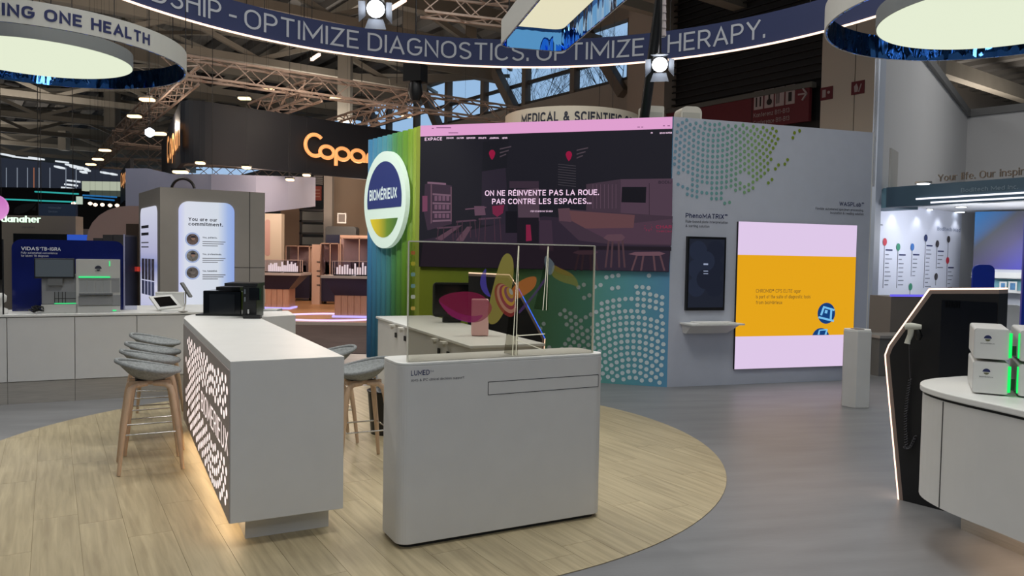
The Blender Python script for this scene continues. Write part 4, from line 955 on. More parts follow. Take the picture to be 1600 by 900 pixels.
# VIDAS acrylic panel
VP = Plane(LC.at(0, 0, -.45), 64)
vp_ = thing('acrylic_backdrop', 'dark blue acrylic backdrop with white lettering behind the analyser', 'backdrop', VP.at(0, .95, 0))
a = VP.sz(19, 487); b = VP.sz(194, 377)
MB().pprism(VP, rrect(a[0], b[0], .955, b[1], .1, 6, (0, 0, 1, 1)), -.015, 0).build('panel', mat('blue_acrylic', (20, 30, 96), .12, noise=.25, nscale=1.5), vp_, recalc=True)
M_acr = mat('clear_acrylic', (200, 205, 230), .04, trans=1., ior=1.03)
sa = VP.sz(196, 420)[0]
MB().pbox(VP, sa-.01, sa+.12, .955, VP.sz(200, 370)[1], .0, .012).build('side_fin', M_acr, vp_)
MB().pbox(VP, sa-.02, sa-.005, .955, VP.sz(196, 366)[1], -.005, .02).build('edge_strip', mat('acrylic_edge', (160, 160, 190), .2), vp_)
text_px(VP, 'VIDAS', 33, 391, 61, 391.2, 5.5, M_whiteink, vp_, .004, .02); text_px(VP, '®', 62, 389, 64, 389, 2.5, M_whiteink, vp_, .004)
text_px(VP, 'TB-IGRA', 64.5, 391.4, 95, 392, 5.5, M_whiteink, vp_, .004, .02)
text_px(VP, 'Fully automated convenience', 33, 396.5, 90, 397, 3.2, M_whiteink, vp_); text_px(VP, 'for latent TB diagnosis', 33, 401, 76, 401.5, 3.2, M_whiteink, vp_)
# analyser
IP = Plane(LC.at(0, 0, -.12), 64)
an = thing('bench_analyser', 'grey and white bench analyser with green light bars on the left counter', 'analyser', IP.at(IP.sz(130, 480)[0], .95, 0))
def ib(x0, y0, x1, y1, d0, d1, m, name, bevel=0):
    a = IP.sz(x0, y1); b = IP.sz(x1, y0); o = MB().pbox(IP, a[0], b[0], a[1], b[1], d0, d1).build(name, m, an)
    return bev(o, bevel) if bevel else o
M_lg = mat('light_grey_case', (190, 190, 186), .5); M_mg = mat('mid_grey_case', (140, 142, 144), .5); M_gg = glow('green_bar', (60, 225, 130), 1.2)
zt_ = .952
a = IP.sz(65, 490); b = IP.sz(121, 430)
MB().pbox(IP, a[0], b[0], zt_, b[1], -.3, -.02).build('left_body', M_mg, an); MB().pbox(IP, a[0]-.003, b[0], zt_, IP.sz(65, 476)[1], -.02, .0).build('left_base', M_lg, an)
ib(66, 455, 119, 475, -.02, -.012, M_mg, 'left_panel'); ib(85, 456, 120, 472, -.012, -.008, mat('rack_grey', (120, 124, 126), .4), 'sample_bay')
for x in (85, 91, 97, 102): ib(x, 456, x+.8, 473, -.008, -.006, M_grey_gap, 'bay_divider')
ib(85, 466, 120, 467.2, -.008, -.006, M_grey_gap, 'bay_divider'); ib(85, 473.5, 119, 475, -.008, .0, M_gg, 'light_bar')
a = IP.sz(119, 490); b = IP.sz(187, 406)
MB().pbox(IP, a[0], b[0], zt_, b[1], -.35, .0).build('right_body', M_lg, an)
ib(123, 432, 172, 434, .0, .012, M_gg, 'light_bar')
for k in range(4): ib(124+k*12.3, 438, 135.5+k*12.3, 457, .0, .004, mat('door_grey', (150, 153, 154), .45), 'bay_door')
ib(123, 434.5, 187, 437, .0, .006, M_mg, 'trim'); ib(174, 437, 187, 457, .0, .004, M_mg, 'side_cover')
ib(124, 458, 176, 461, .0, .05, M_chrome, 'handle'); ib(123, 462, 176, 477, .0, .02, M_mg, 'lower_drawer', .006); ib(176, 461, 188, 477, 0, .01, M_mg, 'side_cover'); ib(121, 478, 188, 489, 0, .012, M_lg, 'right_base')
ib(170.5, 408, 172, 416, 0, .006, M_gg, 'status_light'); ib(176, 484, 182, 486, .012, .014, M_gg, 'status_light')
p = IP.sz(153.5, 420); MB().add([IP.at(x, z, .006) for x, z in ell(p[0], p[1], .034, .036, 12, 0, 180)], [tuple(range(13))]).build('emblem', M_ink, an)
MB().add([IP.at(x, z, .006) for x, z in ell(p[0], p[1]-.008, .018, .016, 10, 180, 360)], [tuple(range(11))]).build('emblem', M_ink, an)
text_px(IP, 'BIOMÉRIEUX', 149, 424, 158, 424, 1.2, M_ink, an, .006)
mn = thing('analyser_monitor', 'dark grey touch monitor mounted at the left of the bench analyser', 'monitor', IP.at(IP.sz(86, 435)[0], 1.2, .02))
a = IP.sz(54, 435); b = IP.sz(117, 404)
bev(MB().pbox(IP, a[0], b[0], a[1], b[1], .0, .035).build('housing', M_black, mn), .006)
MB().pbox(IP, a[0]+.012, b[0]-.012, a[1]+.02, b[1]-.012, .035, .038).build('screen', mat('grey_screen', (70, 76, 82), .25, emit=(70, 78, 84), es=.35), mn)
a = IP.sz(75, 446); b = IP.sz(98, 435); MB().pbox(IP, a[0], b[0], a[1], b[1], -.02, .03).build('mount', mat('mount_grey', (105, 107, 108), .5), mn)
# cables heap left of the analyser
cbm = MB(); rnd = random.Random(2)
base = IP.at(IP.sz(57, 486)[0], .965, .0)
cbm.tube([base+Vector((rnd.uniform(-.09, .07), rnd.uniform(-.05, .05), rnd.uniform(0, .07))) for _ in range(26)], .008, 5)
tag(cbm.build('cable_bundle', M_black), 'tangle of black cables left of the bench analyser', 'cable')
# devices at the left frame edge
dv = thing('bench_device', 'white bench device cut by the left edge of the picture', 'device', IP.at(IP.sz(-5, 486)[0], .95, 0))
MB().lathe(IP.at(IP.sz(-3, 480)[0], .952, 0), [(.09, 0), (.09, .05), (.05, .07), (.045, .11), (.075, .13), (.08, .19), (.05, .22)], 20).build('body', M_white, dv)
MB().tube([IP.at(IP.sz(7.5, 480)[0], .952, .1), IP.at(IP.sz(7.5, 480)[0], IP.sz(7.5, 374)[1], .1)], .008, 6).build('post', M_black, dv)
# tablet
tb = thing('tablet_stand', 'white framed tablet tilted on a round stand on the left counter', 'tablet', fl(262, 486, .95))
def tp(x, y, h=0): return dp(x, y, 8.9+h)
fr = [fl(247, 487, .985), fl(284, 481, .985)]
A_, B_ = dp(247, 483, 8.80), dp(284, 479, 9.02); C_, D_ = dp(268, 460, 9.12), dp(233, 463, 8.92)
nrm = (B_-A_).cross(D_-A_).normalized(); nrm = nrm if nrm.y < 0 else -nrm
MB().prism([A_, B_, C_, D_], -nrm*.02).build('frame', M_white, tb, recalc=True)
cen = (A_+B_+C_+D_)/4; q4 = [cen+(p-cen)*.72+nrm*.003 for p in (A_, B_, C_, D_)]
MB().prism(q4, -nrm*.003).build('screen', M_blackg, tb, recalc=True)
bs = fl(264, 485, .955); MB().lathe((bs.x, bs.y, .952), [(.1, 0), (.1, .012), (.03, .02)], 24).build('base', M_white, tb)
MB().tube([(bs.x, bs.y, .965), cen-nrm*.02], .015, 8).build('arm', M_white, tb)
wbx = thing('white_carton', 'low white carton behind the tablet on the left counter', 'carton', fl(264, 478, .95))
CPb = Plane(fl(264, 479, .95), 75); a = CPb.sz(243, 478); b = CPb.sz(286, 458)
MB().pbox(CPb, a[0], b[0], .952, b[1], -.12, 0).build('body', M_white_side, wbx); MB().pbox(CPb, a[0]-.005, b[0]+.005, b[1], b[1]+.01, -.125, .005).build('lid', M_white, wbx)
hs = thing('grey_handset', 'slim grey handset on an angled arm beside the tablet', 'handset', fl(292, 484, .95))
p1, p2, p3 = dp(284, 442, 8.9), dp(298, 464, 8.85), dp(290, 452, 8.88)
MB().bar(p1, p2, .045, .02).build('handset_body', mat('handset_grey', (100, 100, 100), .45), hs)
b_ = fl(286, 486, .96); MB().tube([(b_.x, b_.y, .953), (p3.x, p3.y, 1.05), p3], .008, 6).build('arm', M_steel, hs)
MB().lathe((b_.x, b_.y, .951), [(.05, 0), (.05, .01)], 16).build('base', M_steel, hs)

# ================================================================= suspended rings
def band(c, r, z0, z1, th=.03, n=96, a0=0, a1=360):
    c = Vector((c[0], c[1], 0)); vo = []; full = a1-a0 == 360; N = n if full else n+1; mo = MB(); mi = MB()
    P = [Vector((math.cos(R(a0+(a1-a0)*k/n)), math.sin(R(a0+(a1-a0)*k/n)), 0)) for k in range(N)]
    for mb, ra, rb_ in ((mo, r, r-th*.5), (mi, r-th*.5, r-th)):
        vs = []
        for p in P:
            for rad, z in ((ra, z0), (ra, z1), (rb_, z1), (rb_, z0)): vs.append(c+p*rad+Vector((0, 0, z)))
        fs = []
        for k in range(n):
            a = k*4; b = ((k+1) % N)*4
            fs += [(a+j, b+j, b+(j+1) % 4, a+(j+1) % 4) for j in range(4)]
        mb.add(vs, fs, False)
    return mo, mi
def ring_text(txt, c, r, aL, aR, z0, cap, m, parent, bold=0., inside=False, th=.004):
    """text round a ring: angle aL (text start) to aR (end)"""
    v, f, asp = glyphs(txt, bold); mb = MB(); rr_ = r+th if not inside else r-th
    mb.add([(c[0]+rr_*math.cos(R(aL+(aR-aL)*x)), c[1]+rr_*math.sin(R(aL+(aR-aL)*x)), z0+cap*y) for x, y in v], f)
    return mb.build('lettering', m, parent)
def ring_ang(c, r, x, y, near):
    d = ray(x, y); a = d.x**2+d.y**2; b = -2*(d.x*c[0]+d.y*c[1]); cc_ = c[0]**2+c[1]**2-r*r; D = max(b*b-4*a*cc_, 0)
    t = (-b-math.sqrt(D))/(2*a) if near else (-b+math.sqrt(D))/(2*a)
    p = O+d*t; return math.degrees(math.atan2(p.y-c[1], p.x-c[0])), p.z
M_ringout = mat('ring_white', (205, 205, 198), .5); M_mirror = mat('blue_mirror_foil', (95, 165, 255), .04, 1., bump=1., bscale=3.5, bdist=.09, stretch=(0, (1, 1, .3)))
M_glowdisc = glow('light_ceiling', (226, 234, 208), 1.02); M_rim = mat('disc_rim', (130, 133, 130), .6)
def hanging_ring(name, label, dlabel, c, r, dr, z0, h, wires):
    t = thing(name, label, 'hanging ring', (c[0], c[1], z0))
    mo, mi = band(c, r, z0, z0+h); mo.build('outer_band', M_ringout, t); mi.build('mirror_band', M_mirror, t)
    for a in wires: MB().tube([(c[0]+r*math.cos(R(a)), c[1]+r*math.sin(R(a)), z0+h), (c[0]+r*math.cos(R(a)), c[1]+r*math.sin(R(a)), 12.2)], .006, 5).build('wire', M_cable, t)
    d = thing(name.replace('ring', 'light_disc'), dlabel, 'lamp', (c[0], c[1], z0))
    MB().lathe((c[0], c[1], z0), [(dr, .004), (dr, .17)], 96, smooth=False).build('rim', M_rim, d)
    MB().lathe((c[0], c[1], z0), [(dr-.01, 0), (dr-.01, .003)], 96, smooth=False).build('diffuser', M_glowdisc, d)
    for a in (20, 140, 260): MB().tube([(c[0]+dr*.8*math.cos(R(a)), c[1]+dr*.8*math.sin(R(a)), z0+.17), (c[0]+dr*.8*math.cos(R(a)), c[1]+dr*.8*math.sin(R(a)), 12.2)], .005, 5).build('wire', M_cable, d)
    return t
cL, rL = (-5.94, 9.66), 1.70
tL = hanging_ring('suspended_ring', 'white suspended ring with navy lettering at the top left', 'round glowing ceiling disc inside the left white ring', cL, rL, 1.06, 4.0, .25, (-60, 30, 150, 250))
a1_, _ = ring_ang(cL, rL, 234, 65, True); a0_, _ = ring_ang(cL, rL, 3, 20, True)
ring_text('ING ONE HEALTH', cL, rL, a0_, a1_, 4.06, .128, M_navyink, tL, .03)
cR, rR = (4.66, 7.43), 1.60
hanging_ring('suspended_ring', 'white suspended ring with blue mirrored inside at the top right', 'round glowing ceiling disc inside the right white ring', cR, rR, 1.12, 4.0, .25, (100, 200, 320))
# centre rounded frame
cf = thing('suspended_canopy', 'rounded rectangular hanging frame with blue mirrored inside at top centre', 'hanging frame', (.5, 7, 4.0))
fu = Vector((-.235, .972, 0)); fv = Vector((.972, .235, 0)); fo_ = fl(882, 80, 4.0); fo_ = Vector((fo_.x, fo_.y, 0))
def fxy(pts): return [fo_+fu*b+fv*a for a, b in pts]
ol = fxy(rrect(-.76, .02, -4.6, .05, .14, 6)); il = fxy(rrect(-.735, -.005, -4.575, .025, .125, 6))
mbo = MB(); mbi = MB(); n = len(ol)
for k in range(n):
    j = (k+1) % n; z0, z1 = 4.0, 4.26; up_ = Vector((0, 0, 1))
    mid = [(p+q)/2 for p, q in zip(ol, il)]
    mbo.hexa([ol[k]+up_*z0, ol[j]+up_*z0, mid[j]+up_*z0, mid[k]+up_*z0, ol[k]+up_*z1, ol[j]+up_*z1, mid[j]+up_*z1, mid[k]+up_*z1])
    mbi.hexa([mid[k]+up_*z0, mid[j]+up_*z0, il[j]+up_*z0, il[k]+up_*z0, mid[k]+up_*z1, mid[j]+up_*z1, il[j]+up_*z1, il[k]+up_*z1])
mbo.build('outer_band', M_ringout, cf); mbi.build('mirror_band', M_mirror, cf)
dl = fxy(rrect(-.70, -.05, -4.4, -.05, .11, 6))
lp_ = thing('suspended_lamp', 'glowing cream light panel inside the top centre frame', 'lamp', (.5, 7, 4.1))
MB().slab([(p.x, p.y) for p in dl], 4.22, 4.23).build('diffuser', glow('cream_light', (228, 222, 190), 1.0), lp_); MB().slab([(p.x, p.y) for p in dl], 4.231, 4.3).build('housing', M_rim, lp_)
for a, b in ((-.7, -.2), (-.05, -.2)): 
    q = fxy([(a, b)])[0]; MB().tube([(q.x, q.y, 4.26), (q.x, q.y, 12.2)], .006, 5).build('wire', M_cable, cf)
# big navy banner ring
k_ = (5.0-EYE)/(4.5-EYE); cB, rB = (-.12*k_, 6.94*k_), 4.78*k_
bn_ = thing('banner_ring', 'huge suspended navy banner ring with pale slogan and a glowing lower edge', 'banner', (cB[0], cB[1], 5))
aa0, aa1 = ring_ang(cB, rB, 1420, 20, False)[0], ring_ang(cB, rB, 60, 0, False)[0]
aa0 -= 12; aa1 += 30
zt_b = ring_ang(cB, rB, 700, 58, False)[1]
mo, mi = band(cB, rB+.03, 5.02, zt_b, .04, 120, aa0, aa1)
M_bann = mat('navy_banner', (36, 47, 88), .7, noise=.06, nscale=.6)
mo.build('outer_fabric', M_bann, bn_); mi.build('inner_fabric', M_bann, bn_)
mb = MB(); mb.tube([(cB[0]+(rB-.02)*math.cos(R(aa0+(aa1-aa0)*k/100)), cB[1]+(rB-.02)*math.sin(R(aa0+(aa1-aa0)*k/100)), 5.0) for k in range(101)], .016, 6); mb.build('led_strip', M_led, bn_)
M_silver = mat('silver_letters', (176, 180, 188), .55)
def btext(t_, xl, xr, yb_l, yb_r):
    aL = ring_ang(cB, rB, xl, yb_l, False)[0]; aR = ring_ang(cB, rB, xr, yb_r, False)[0]
    ring_text(t_, cB, rB-.01, aL, aR, 5.115, .30, M_silver, bn_, .0, True, .006)
btext('DSHIP', 236, 345, 5, 28); btext('-', 357, 369, 35, 37); btext('OPTIMIZE', 381, 560, 50, 80); btext('DIAGNOSTICS.', 574, 826, 83, 98)
btext('OPTIMIZE', 838, 1006, 98, 92); btext('THERAPY.', 1019, 1196, 90, 65)
for a in range(int(aa0)+5, int(aa1), 24): MB().tube([(cB[0]+rB*math.cos(R(a)), cB[1]+rB*math.sin(R(a)), zt_b), (cB[0]+rB*math.cos(R(a)), cB[1]+rB*math.sin(R(a)), 12.2)], .006, 5).build('wire', M_cable, bn_)

# stage lamps with barn doors
def stage_lamp(label, x, y, Y, aim, s=1.0):
    p = dp(x, y, Y); t = thing('stage_lamp', label, 'spotlight', p)
    d = (Vector(aim)-p).normalized(); q = d.to_track_quat('Z', 'Y')
    def X(v): return p+q @ Vector(v)
    mb = MB(); n = 16; pr = [(.05, -.22), (.11, -.18), (.12, 0), (.115, 0)]; vs = []
    for r, z in pr: vs += [X((r*s*math.cos(2*math.pi*k/n), r*s*math.sin(2*math.pi*k/n), z*s)) for k in range(n)]
    mb.add(vs, [(i*n+k, i*n+(k+1) % n, (i+1)*n+(k+1) % n, (i+1)*n+k) for i in range(3) for k in range(n)], True); mb.build('housing', M_black, t)
    MB().add([X((.11*s*math.cos(2*math.pi*k/n), .11*s*math.sin(2*math.pi*k/n), .0)) for k in range(n)], [tuple(range(n))]).build('lens', glow('lens_glow', (240, 246, 255), 8), t)
    for ax, ay in ((1, 0), (-1, 0), (0, 1), (0, -1)):
        e = Vector((ax, ay, 0)); f = Vector((-ay, ax, 0))
        MB().add([X((e*.12+f*.09)*s), X((e*.12-f*.09)*s), X((e*.2-f*.13+Vector((0, 0, .13)))*s), X((e*.2+f*.13+Vector((0, 0, .13)))*s)], [(0, 1, 2, 3)]).build('barn_door', mat('barn_metal', (130, 135, 145), .5, .3), t)
    MB().tube([p-d*.12*s, (p.x, p.y, p.z+.5*s), (p.x, p.y, 12.2)], .014, 6).build('yoke', M_black, t)
stage_lamp('bright stage lamp with open barn doors above the DIAGNOSTICS lettering', 587, 14, 9.5, (-1, 4.5, 1.0), 1.0)
stage_lamp('bright stage lamp with barn doors beside the slanted black pole', 1031, 101, 10.5, (1.0, 6.0, 1.0), .95)

# white curved scientific sign
k2 = dp(903, 165, 18.5); cS = (k2.x, k2.y+1.75); rS = 1.75
ms = thing('curved_sign', 'white curved sign with dark capitals hanging behind the video wall', 'sign', (cS[0], cS[1], k2.z-.6))
mo, mi = band(cS, rS, k2.z-.62, k2.z, .03); mo.build('outer_band', mat('warm_white_band', (215, 205, 185), .5), ms); mi.build('inner_band', M_rim, ms)
aL = ring_ang(cS, rS, 815, 185, True)[0]; aR = ring_ang(cS, rS, 988, 182, True)[0]
for a in (60, 180, 300): MB().tube([(cS[0]+rS*.98*math.cos(R(a)), cS[1]+rS*.98*math.sin(R(a)), k2.z), (cS[0]+rS*.98*math.cos(R(a)), cS[1]+rS*.98*math.sin(R(a)), 12.2)], .006, 5).build('wire', M_cable, ms)
ring_text('MEDICAL & SCIENTIFIC CO', cS, rS, aL, aR, k2.z-.375, .245, M_ink, ms, .028)

# ================================================================= hall signs on the right
SPn = Plane(HP(0, -.25, 0), -36.3)
rs = thing('wayfinding_sign', 'dark red wayfinding sign with white pictograms on the louvred wall', 'sign', SPn.px(1200, 170))
a = SPn.sz(1040, 200); b = SPn.sz(1264, 189); zt_s = SPn.sz(1160, 156)[1]; zb_s = SPn.sz(1262, 189)[1]
M_red = mat('sign_red', (96, 24, 36), .6, noise=.03)
s_l, s_r2 = SPn.sz(1000, 190)[0], SPn.sz(1264, 160)[0]
MB().pbox(SPn, s_l, s_r2, zb_s, zt_s, -.15, 0).build('panel', M_red, rs)
MB().pbox(SPn, s_l, s_r2+(-.12 if s_r2 < 0 else .12), zt_s, zt_s+.17, -.2, .05).build('top_rail', mat('rail_grey', (90, 90, 86), .6), rs)
sj = SPn.sz(1175, 170)[0]; MB().pbox(SPn, sj-.02, sj+.02, zb_s, zt_s, 0, .01).build('joint', mat('dark_joint', (60, 14, 20), .6), rs)
M_picto = mat('pictogram_white', (165, 150, 150), .6)
zz0 = SPn.sz(1180, 172)[1]; zz1 = zz0+.62
for k in range(4):
    s0_ = SPn.sz(1178.5+k*16.4, 165)[0]; s1_ = SPn.sz(1192.5+k*16.4, 165)[0]
    MB().pbox(SPn, s0_, s1_, zz0, zz1, 0, .02).build('pictogram_tile', M_picto, rs)
    w_ = s1_-s0_; cx = (s0_+s1_)/2; ink = MB(); zc_ = (zz0+zz1)/2
    if k == 0:
        for d in (-.22, .22): ink.pbox(SPn, cx+w_*(d-.07), cx+w_*(d+.07), zc_-.22, zc_+.1, .02, .03); disc(ink, SPn, cx+w_*d, zc_+.19, .05, .03)
    elif k == 1: ink.pbox(SPn, cx-.04, cx+.02, zc_-.05, zc_+.12, .02, .03); disc(ink, SPn, cx-.02, zc_-.12, .11, .03); disc(ink, SPn, cx, zc_+.2, .04, .03)
    elif k == 2:
        for d in (.08, .22, .36): ink.pbox(SPn, cx-w_*d, cx-w_*(d-.05), zc_-.22, zc_+.22, .02, .03)
    else: ink.pbox(SPn, cx-.06, cx+.06, zc_-.22, zc_+.08, .02, .03); disc(ink, SPn, cx, zc_+.18, .06, .03)
    ink.build('pictogram', mat('sign_black', (24, 16, 18), .6), rs)
ar = MB(); ya = SPn.sz(1255, 147)[1]; s0_, s1_ = SPn.sz(1248, 147)[0], SPn.sz(1261, 145)[0]
ar.bar(SPn.at(s0_, ya, .02), SPn.at(s1_, ya, .02), .05); ar.bar(SPn.at(s1_, ya, .02), SPn.at((s0_+s1_)/2, ya+.2, .02), .05); ar.bar(SPn.at(s1_, ya, .02), SPn.at((s0_+s1_)/2, ya-.2, .02), .05); ar.build('arrow', M_picto, rs)
text_sz(SPn, 'Konferenz B11-B13', SPn.sz(1178, 182)[0], SPn.sz(1234, 175)[0], zz0-.26, .15, M_picto, rs, .02)
text_sz(SPn, 'Conference B11-B13', SPn.sz(1178, 190)[0], SPn.sz(1234, 183)[0], zz0-.52, .15, M_picto, rs, .02)
for (x, y, lb, kk) in ((1292, 146, 'small dark red fire sign with figure and hose, left on the beige wall', 0), (1341, 137, 'small dark red fire sign with flame symbol, right on the beige wall', 1)):
    p = HW.sz(x, y); fs_ = thing('fire_sign', lb, 'sign', HW.at(p[0], p[1], .02))
    MB().pbox(HW, p[0]-.21, p[0]+.21, p[1]-.2, p[1]+.2, .005, .03).build('panel', M_red, fs_)
    mb = MB()
    if kk == 0: mb.pbox(HW, p[0]+.02, p[0]+.14, p[1]-.12, p[1]+.12, .03, .035); disc(mb, HW, p[0]-.08, p[1]+.02, .05, .035)
    else:
        mb.add([HW.at(p[0]+x_, p[1]+z_, .035) for x_, z_ in ((.1, -.13), (0, -.13), (-.02, 0), (.04, .13), (.12, .05))], [(0, 1, 2, 3, 4)])
        mb.bar(HW.at(p[0]-.12, p[1]+.1, .035), HW.at(p[0]-.04, p[1]-.14, .035), .03)
    mb.build('symbol', M_picto, fs_)

# ================================================================= white booth shell at right
cw = dp(1512, 183, 22)
WA = Plane(cw, 36.6); WBp = Plane(cw, 137.5)
M_bw = mat('booth_white', (205, 205, 206), .6, noise=.02, nscale=.5)
WA2 = Plane(cw, 36.6); sA = WA.sz(1370, 200)[0]; hA = cw.z
wa = thing('booth_wall', 'tall plain white booth wall right of the beige hall wall', 'booth wall', WA.at(sA/2, 0, 0))
sgn = 1 if sA > 0 else -1
MB().pbox(WA, sA, 0, 2.9, hA, -.05, 0).build('panel', M_bw, wa)
MB().pbox(WA, sA, sA-sgn*.45, 0, hA, -.06, .02).build('end_post', mat('cool_white', (190, 198, 212), .6), wa)
MB().pbox(WA, sA, 0, hA, hA+.18, -.06, .08).build('top_rail', mat('rail_grey2', (120, 120, 120), .6), wa)
a = WA.sz(1388, 292); b = WA.sz(1401, 238)
MB().pbox(WA, a[0], b[0], a[1]-.3, b[1], 0, .03).build('service_hatch', mat('hatch_grey', (176, 174, 170), .6), wa)
wb_ = thing('booth_wall', 'white booth wall at the right edge above the lettered fascia', 'booth wall', WBp.at(2, 0, 0))
sB = WBp.sz(1640, 200)[0]
MB().pbox(WBp, 0, sB, 2.9, hA, -.3, 0).build('panel', M_bw, wb_)
MB().pbox(WBp, 0, sB, hA, hA+.2, -.35, .08).build('top_rail', MATS['rail_grey2'], wb_)
BFp = Plane(dp(1385, 300, 13), 150)
fz1 = BFp.at(0, 0).z; sf = BFp.sz(1680, 300)[0]; ztf = BFp.sz(1385, 293)[1]; zbf = BFp.sz(1385, 324)[1]
bf = thing('booth_fascia', 'slate blue booth fascia with faint lettering and light lines', 'fascia', BFp.at(1, zbf, 0))
MB().pbox(BFp, 0, sf, zbf, ztf, -.2, 0).build('front_board', mat('slate_blue', (62, 84, 100), .5, noise=.06, nscale=.5), bf)
Pret = Plane(BFp.at(0, 0, 0), 60); sr = Pret.sz(1366, 300)[0]
MB().pbox(BFp, -.65, 0, zbf, ztf, -.9, -.1).build('return_board', mat('teal_return', (86, 126, 146), .5), bf)
M_line = glow('fascia_line', (235, 235, 245), 1.6)
for x0, y0 in ((1432, 311), (1455, 316.5)):
    p = BFp.sz(x0, y0); MB().pbox(BFp, p[0], sf, p[1]-.012, p[1]+.012, 0, .02).build('light_line', M_line, bf)
text_px(BFp, 'Boditech Med Inc.', 1502, 301, 1591, 294.5, 6.5, mat('grey_letters', (120, 138, 150), .5), bf, .01, .0)
PT = Plane(BFp.at(0, 0, -.12), 150)
text_px(PT, 'Your life. Our inspiration', 1466, 285, 1640, 269, 11, mat('brown_letters', (112, 98, 84), .5), bf, .0, .0, thick=.02)
# booth interior: ceiling, timeline wall, end wall
TPc = dp(1503, 337, 17); TP = Plane(TPc, 53.7); ztw = TPc.z+.1
bi = thing('timeline_wall', 'pale wall with coloured timeline circles and lists inside the right booth', 'booth wall', TP.at(0, 0, 0))
sT = TP.sz(1340, 400)[0]
bip = MB().pbox(TP, sT, 0, 0, ztw, -.1, 0).build('panel', mat('timeline_white', (214, 218, 232), .6), bi)
PEn = Plane(TPc, -36); 
MB().pbox(TP, 0, .8, 0, ztw, -.1, .0).build('return_panel', M_bw, bi)
bfr = [BFp.at(-.6, 0, -.95), BFp.at(0, 0, -.24), BFp.at(sf, 0, -.24)]
struct(MB().prism([Vector((p.x, p.y, ztw-.03)) for p in (TP.at(sT, 0, .02), bfr[0], bfr[1], bfr[2], Vector((17.5, 14.5, 0)), Vector((TPc.x+1.2, TPc.y+1.0, 0)))], (0, 0, .08)).build('ceiling_booth', M_bw, recalc=True))
for i, (x, y) in enumerate(((1397, 327), (1432, 330), (1465, 333), (1495, 336), (1450, 326), (1500, 330), (1443, 285), (1502, 322))):
    Yl = 14.6
    pl_ = fl(x, y, ztw-.02) if y > 320 else dp(x, y, 12)
    dn = thing('downlight', ('round bright downlight in the right booth ceiling, '+('first of the row along the timeline wall', 'second of the row along the timeline wall', 'third of the row along the timeline wall', 'last of the row along the timeline wall', 'nearer one over the middle', 'nearer one over the inner corner', 'seen above the slate fascia', 'nearest one under the fascia')[i]), 'lamp', pl_, 'booth downlights')
    MB().lathe((pl_.x, pl_.y, pl_.z-.03), [(.09, 0), (.09, .03)], 16).build('lens', M_cool, dn); MB().lathe((pl_.x, pl_.y, pl_.z-.02), [(.12, 0), (.12, .03)], 16).build('trim_ring', M_steel, dn)
for s in (-.3, -1.1, -2.0, -3.0): 
    p = TP.at(s*1.0, 2.74, .16); spot(tuple(p), tuple(TP.at(s, 1.0, .12)), 6, (.92, .95, 1), 95, .05)
point((9.6, 14.6, 1.9), 38, (.95, .97, 1), .3); point((8.3, 14.2, 2.2), 55, (.9, .93, 1), .3)  # added fill for the dim booth interior
cols = {'r': (190, 50, 66), 'g': (60, 140, 110), 'b': (70, 120, 190), 'n': (50, 60, 100), 'd': (66, 62, 66)}
tl = [(1382, 378, 'r', 450, 1), (1403, 386, 'g', 450, 1), (1425, 386, 'b', 432, 1), (1446, 372, 'n', 450, 1), (1464, 381, 'd', 420, 1), (1481.5, 374, 'd', 405, 0), (1480, 407, 'r', 450, 1), (1462, 432, 'd', 446, 0), (1422, 448, 'g', 470, 0), (1363, 381, 'd', 400, 0), (1362, 407, 'r', 450, 0)]
for i, (x, y, c, ye, ls_) in enumerate(tl):
    p = TP.sz(x, y); pe = TP.sz(x-1, ye)
    mb = MB(); disc(mb, TP, p[0], p[1], .075, .01, 20); mb.build('timeline_circle', mat('tl_'+c, cols[c], .5), bip)
    MB().pbox(TP, p[0]-.005, p[0]+.005, pe[1], p[1], .002, .006).build('timeline_line', M_ink, bip)
    z = p[1]-.17; k = 0
    while z > pe[1] and ls_:
        w_ = (.26 if k == 0 else random.Random(i*31+k).uniform(.1, .26)); MB().pbox(TP, p[0]+.05, p[0]+.05+w_, z, z+(.03 if k == 0 else .018), .002, .005).build('caption_line', M_navyink if k == 0 else mat('caption_grey', (120, 125, 140), .6), bip)
        z -= .085; k += 1
text_px(TP, 'Boditech Med', 1464, 360.5, 1500, 362, 6, mat('soft_blue_grey', (140, 150, 175), .6), bi, .006, .01)
text_px(TP, 'Daily News', 1367, 352, 1379, 352.5, 3, M_ink, bi, .006, .02)
# blue graphic wall
GPp = Plane(dp(1521, 400, 16.2), 128)
gw = thing('graphic_wall', 'blue and violet gradient graphic wall at the back of the right booth', 'booth wall', GPp.at(1, 0, 0))
sG = GPp.sz(1660, 400)[0]
MB().pbox(GPp, 0, sG, 0, GPp.sz(1521, 331)[1], -.1, 0).build('panel', mat('graphic_backing', (205, 208, 215), .6), gw)
zg0, zg1 = GPp.sz(1521, 420)[1], GPp.sz(1521, 331)[1]
MB().pbox(GPp, 0, sG, zg0, zg1, 0, .01).build('graphic', gradient('graphic_print', (GPp.u*.7+Vector((0, 0, -.7))), GPp.at(0, zg1), 2.2, [(0, (40, 130, 200)), (.18, (60, 100, 150)), (.25, (76, 78, 86)), (.42, (80, 74, 120)), (.6, (70, 66, 175)), (1, (56, 60, 200))]), gw)
zshf = GPp.sz(1580, 455)[1]
MB().pbox(GPp, 0, sG, zshf-.03, zshf, 0, .25).build('shelf', M_white, gw); MB().pbox(GPp, 0, sG, zg0-.18, zg0-.06, 0, .2).build('valance', M_white, gw)
MB().pbox(GPp, 0, sG, zshf+.02, zg0-.2, 0, .006).build('teal_backing', mat('teal_print', (120, 175, 190), .6), gw)
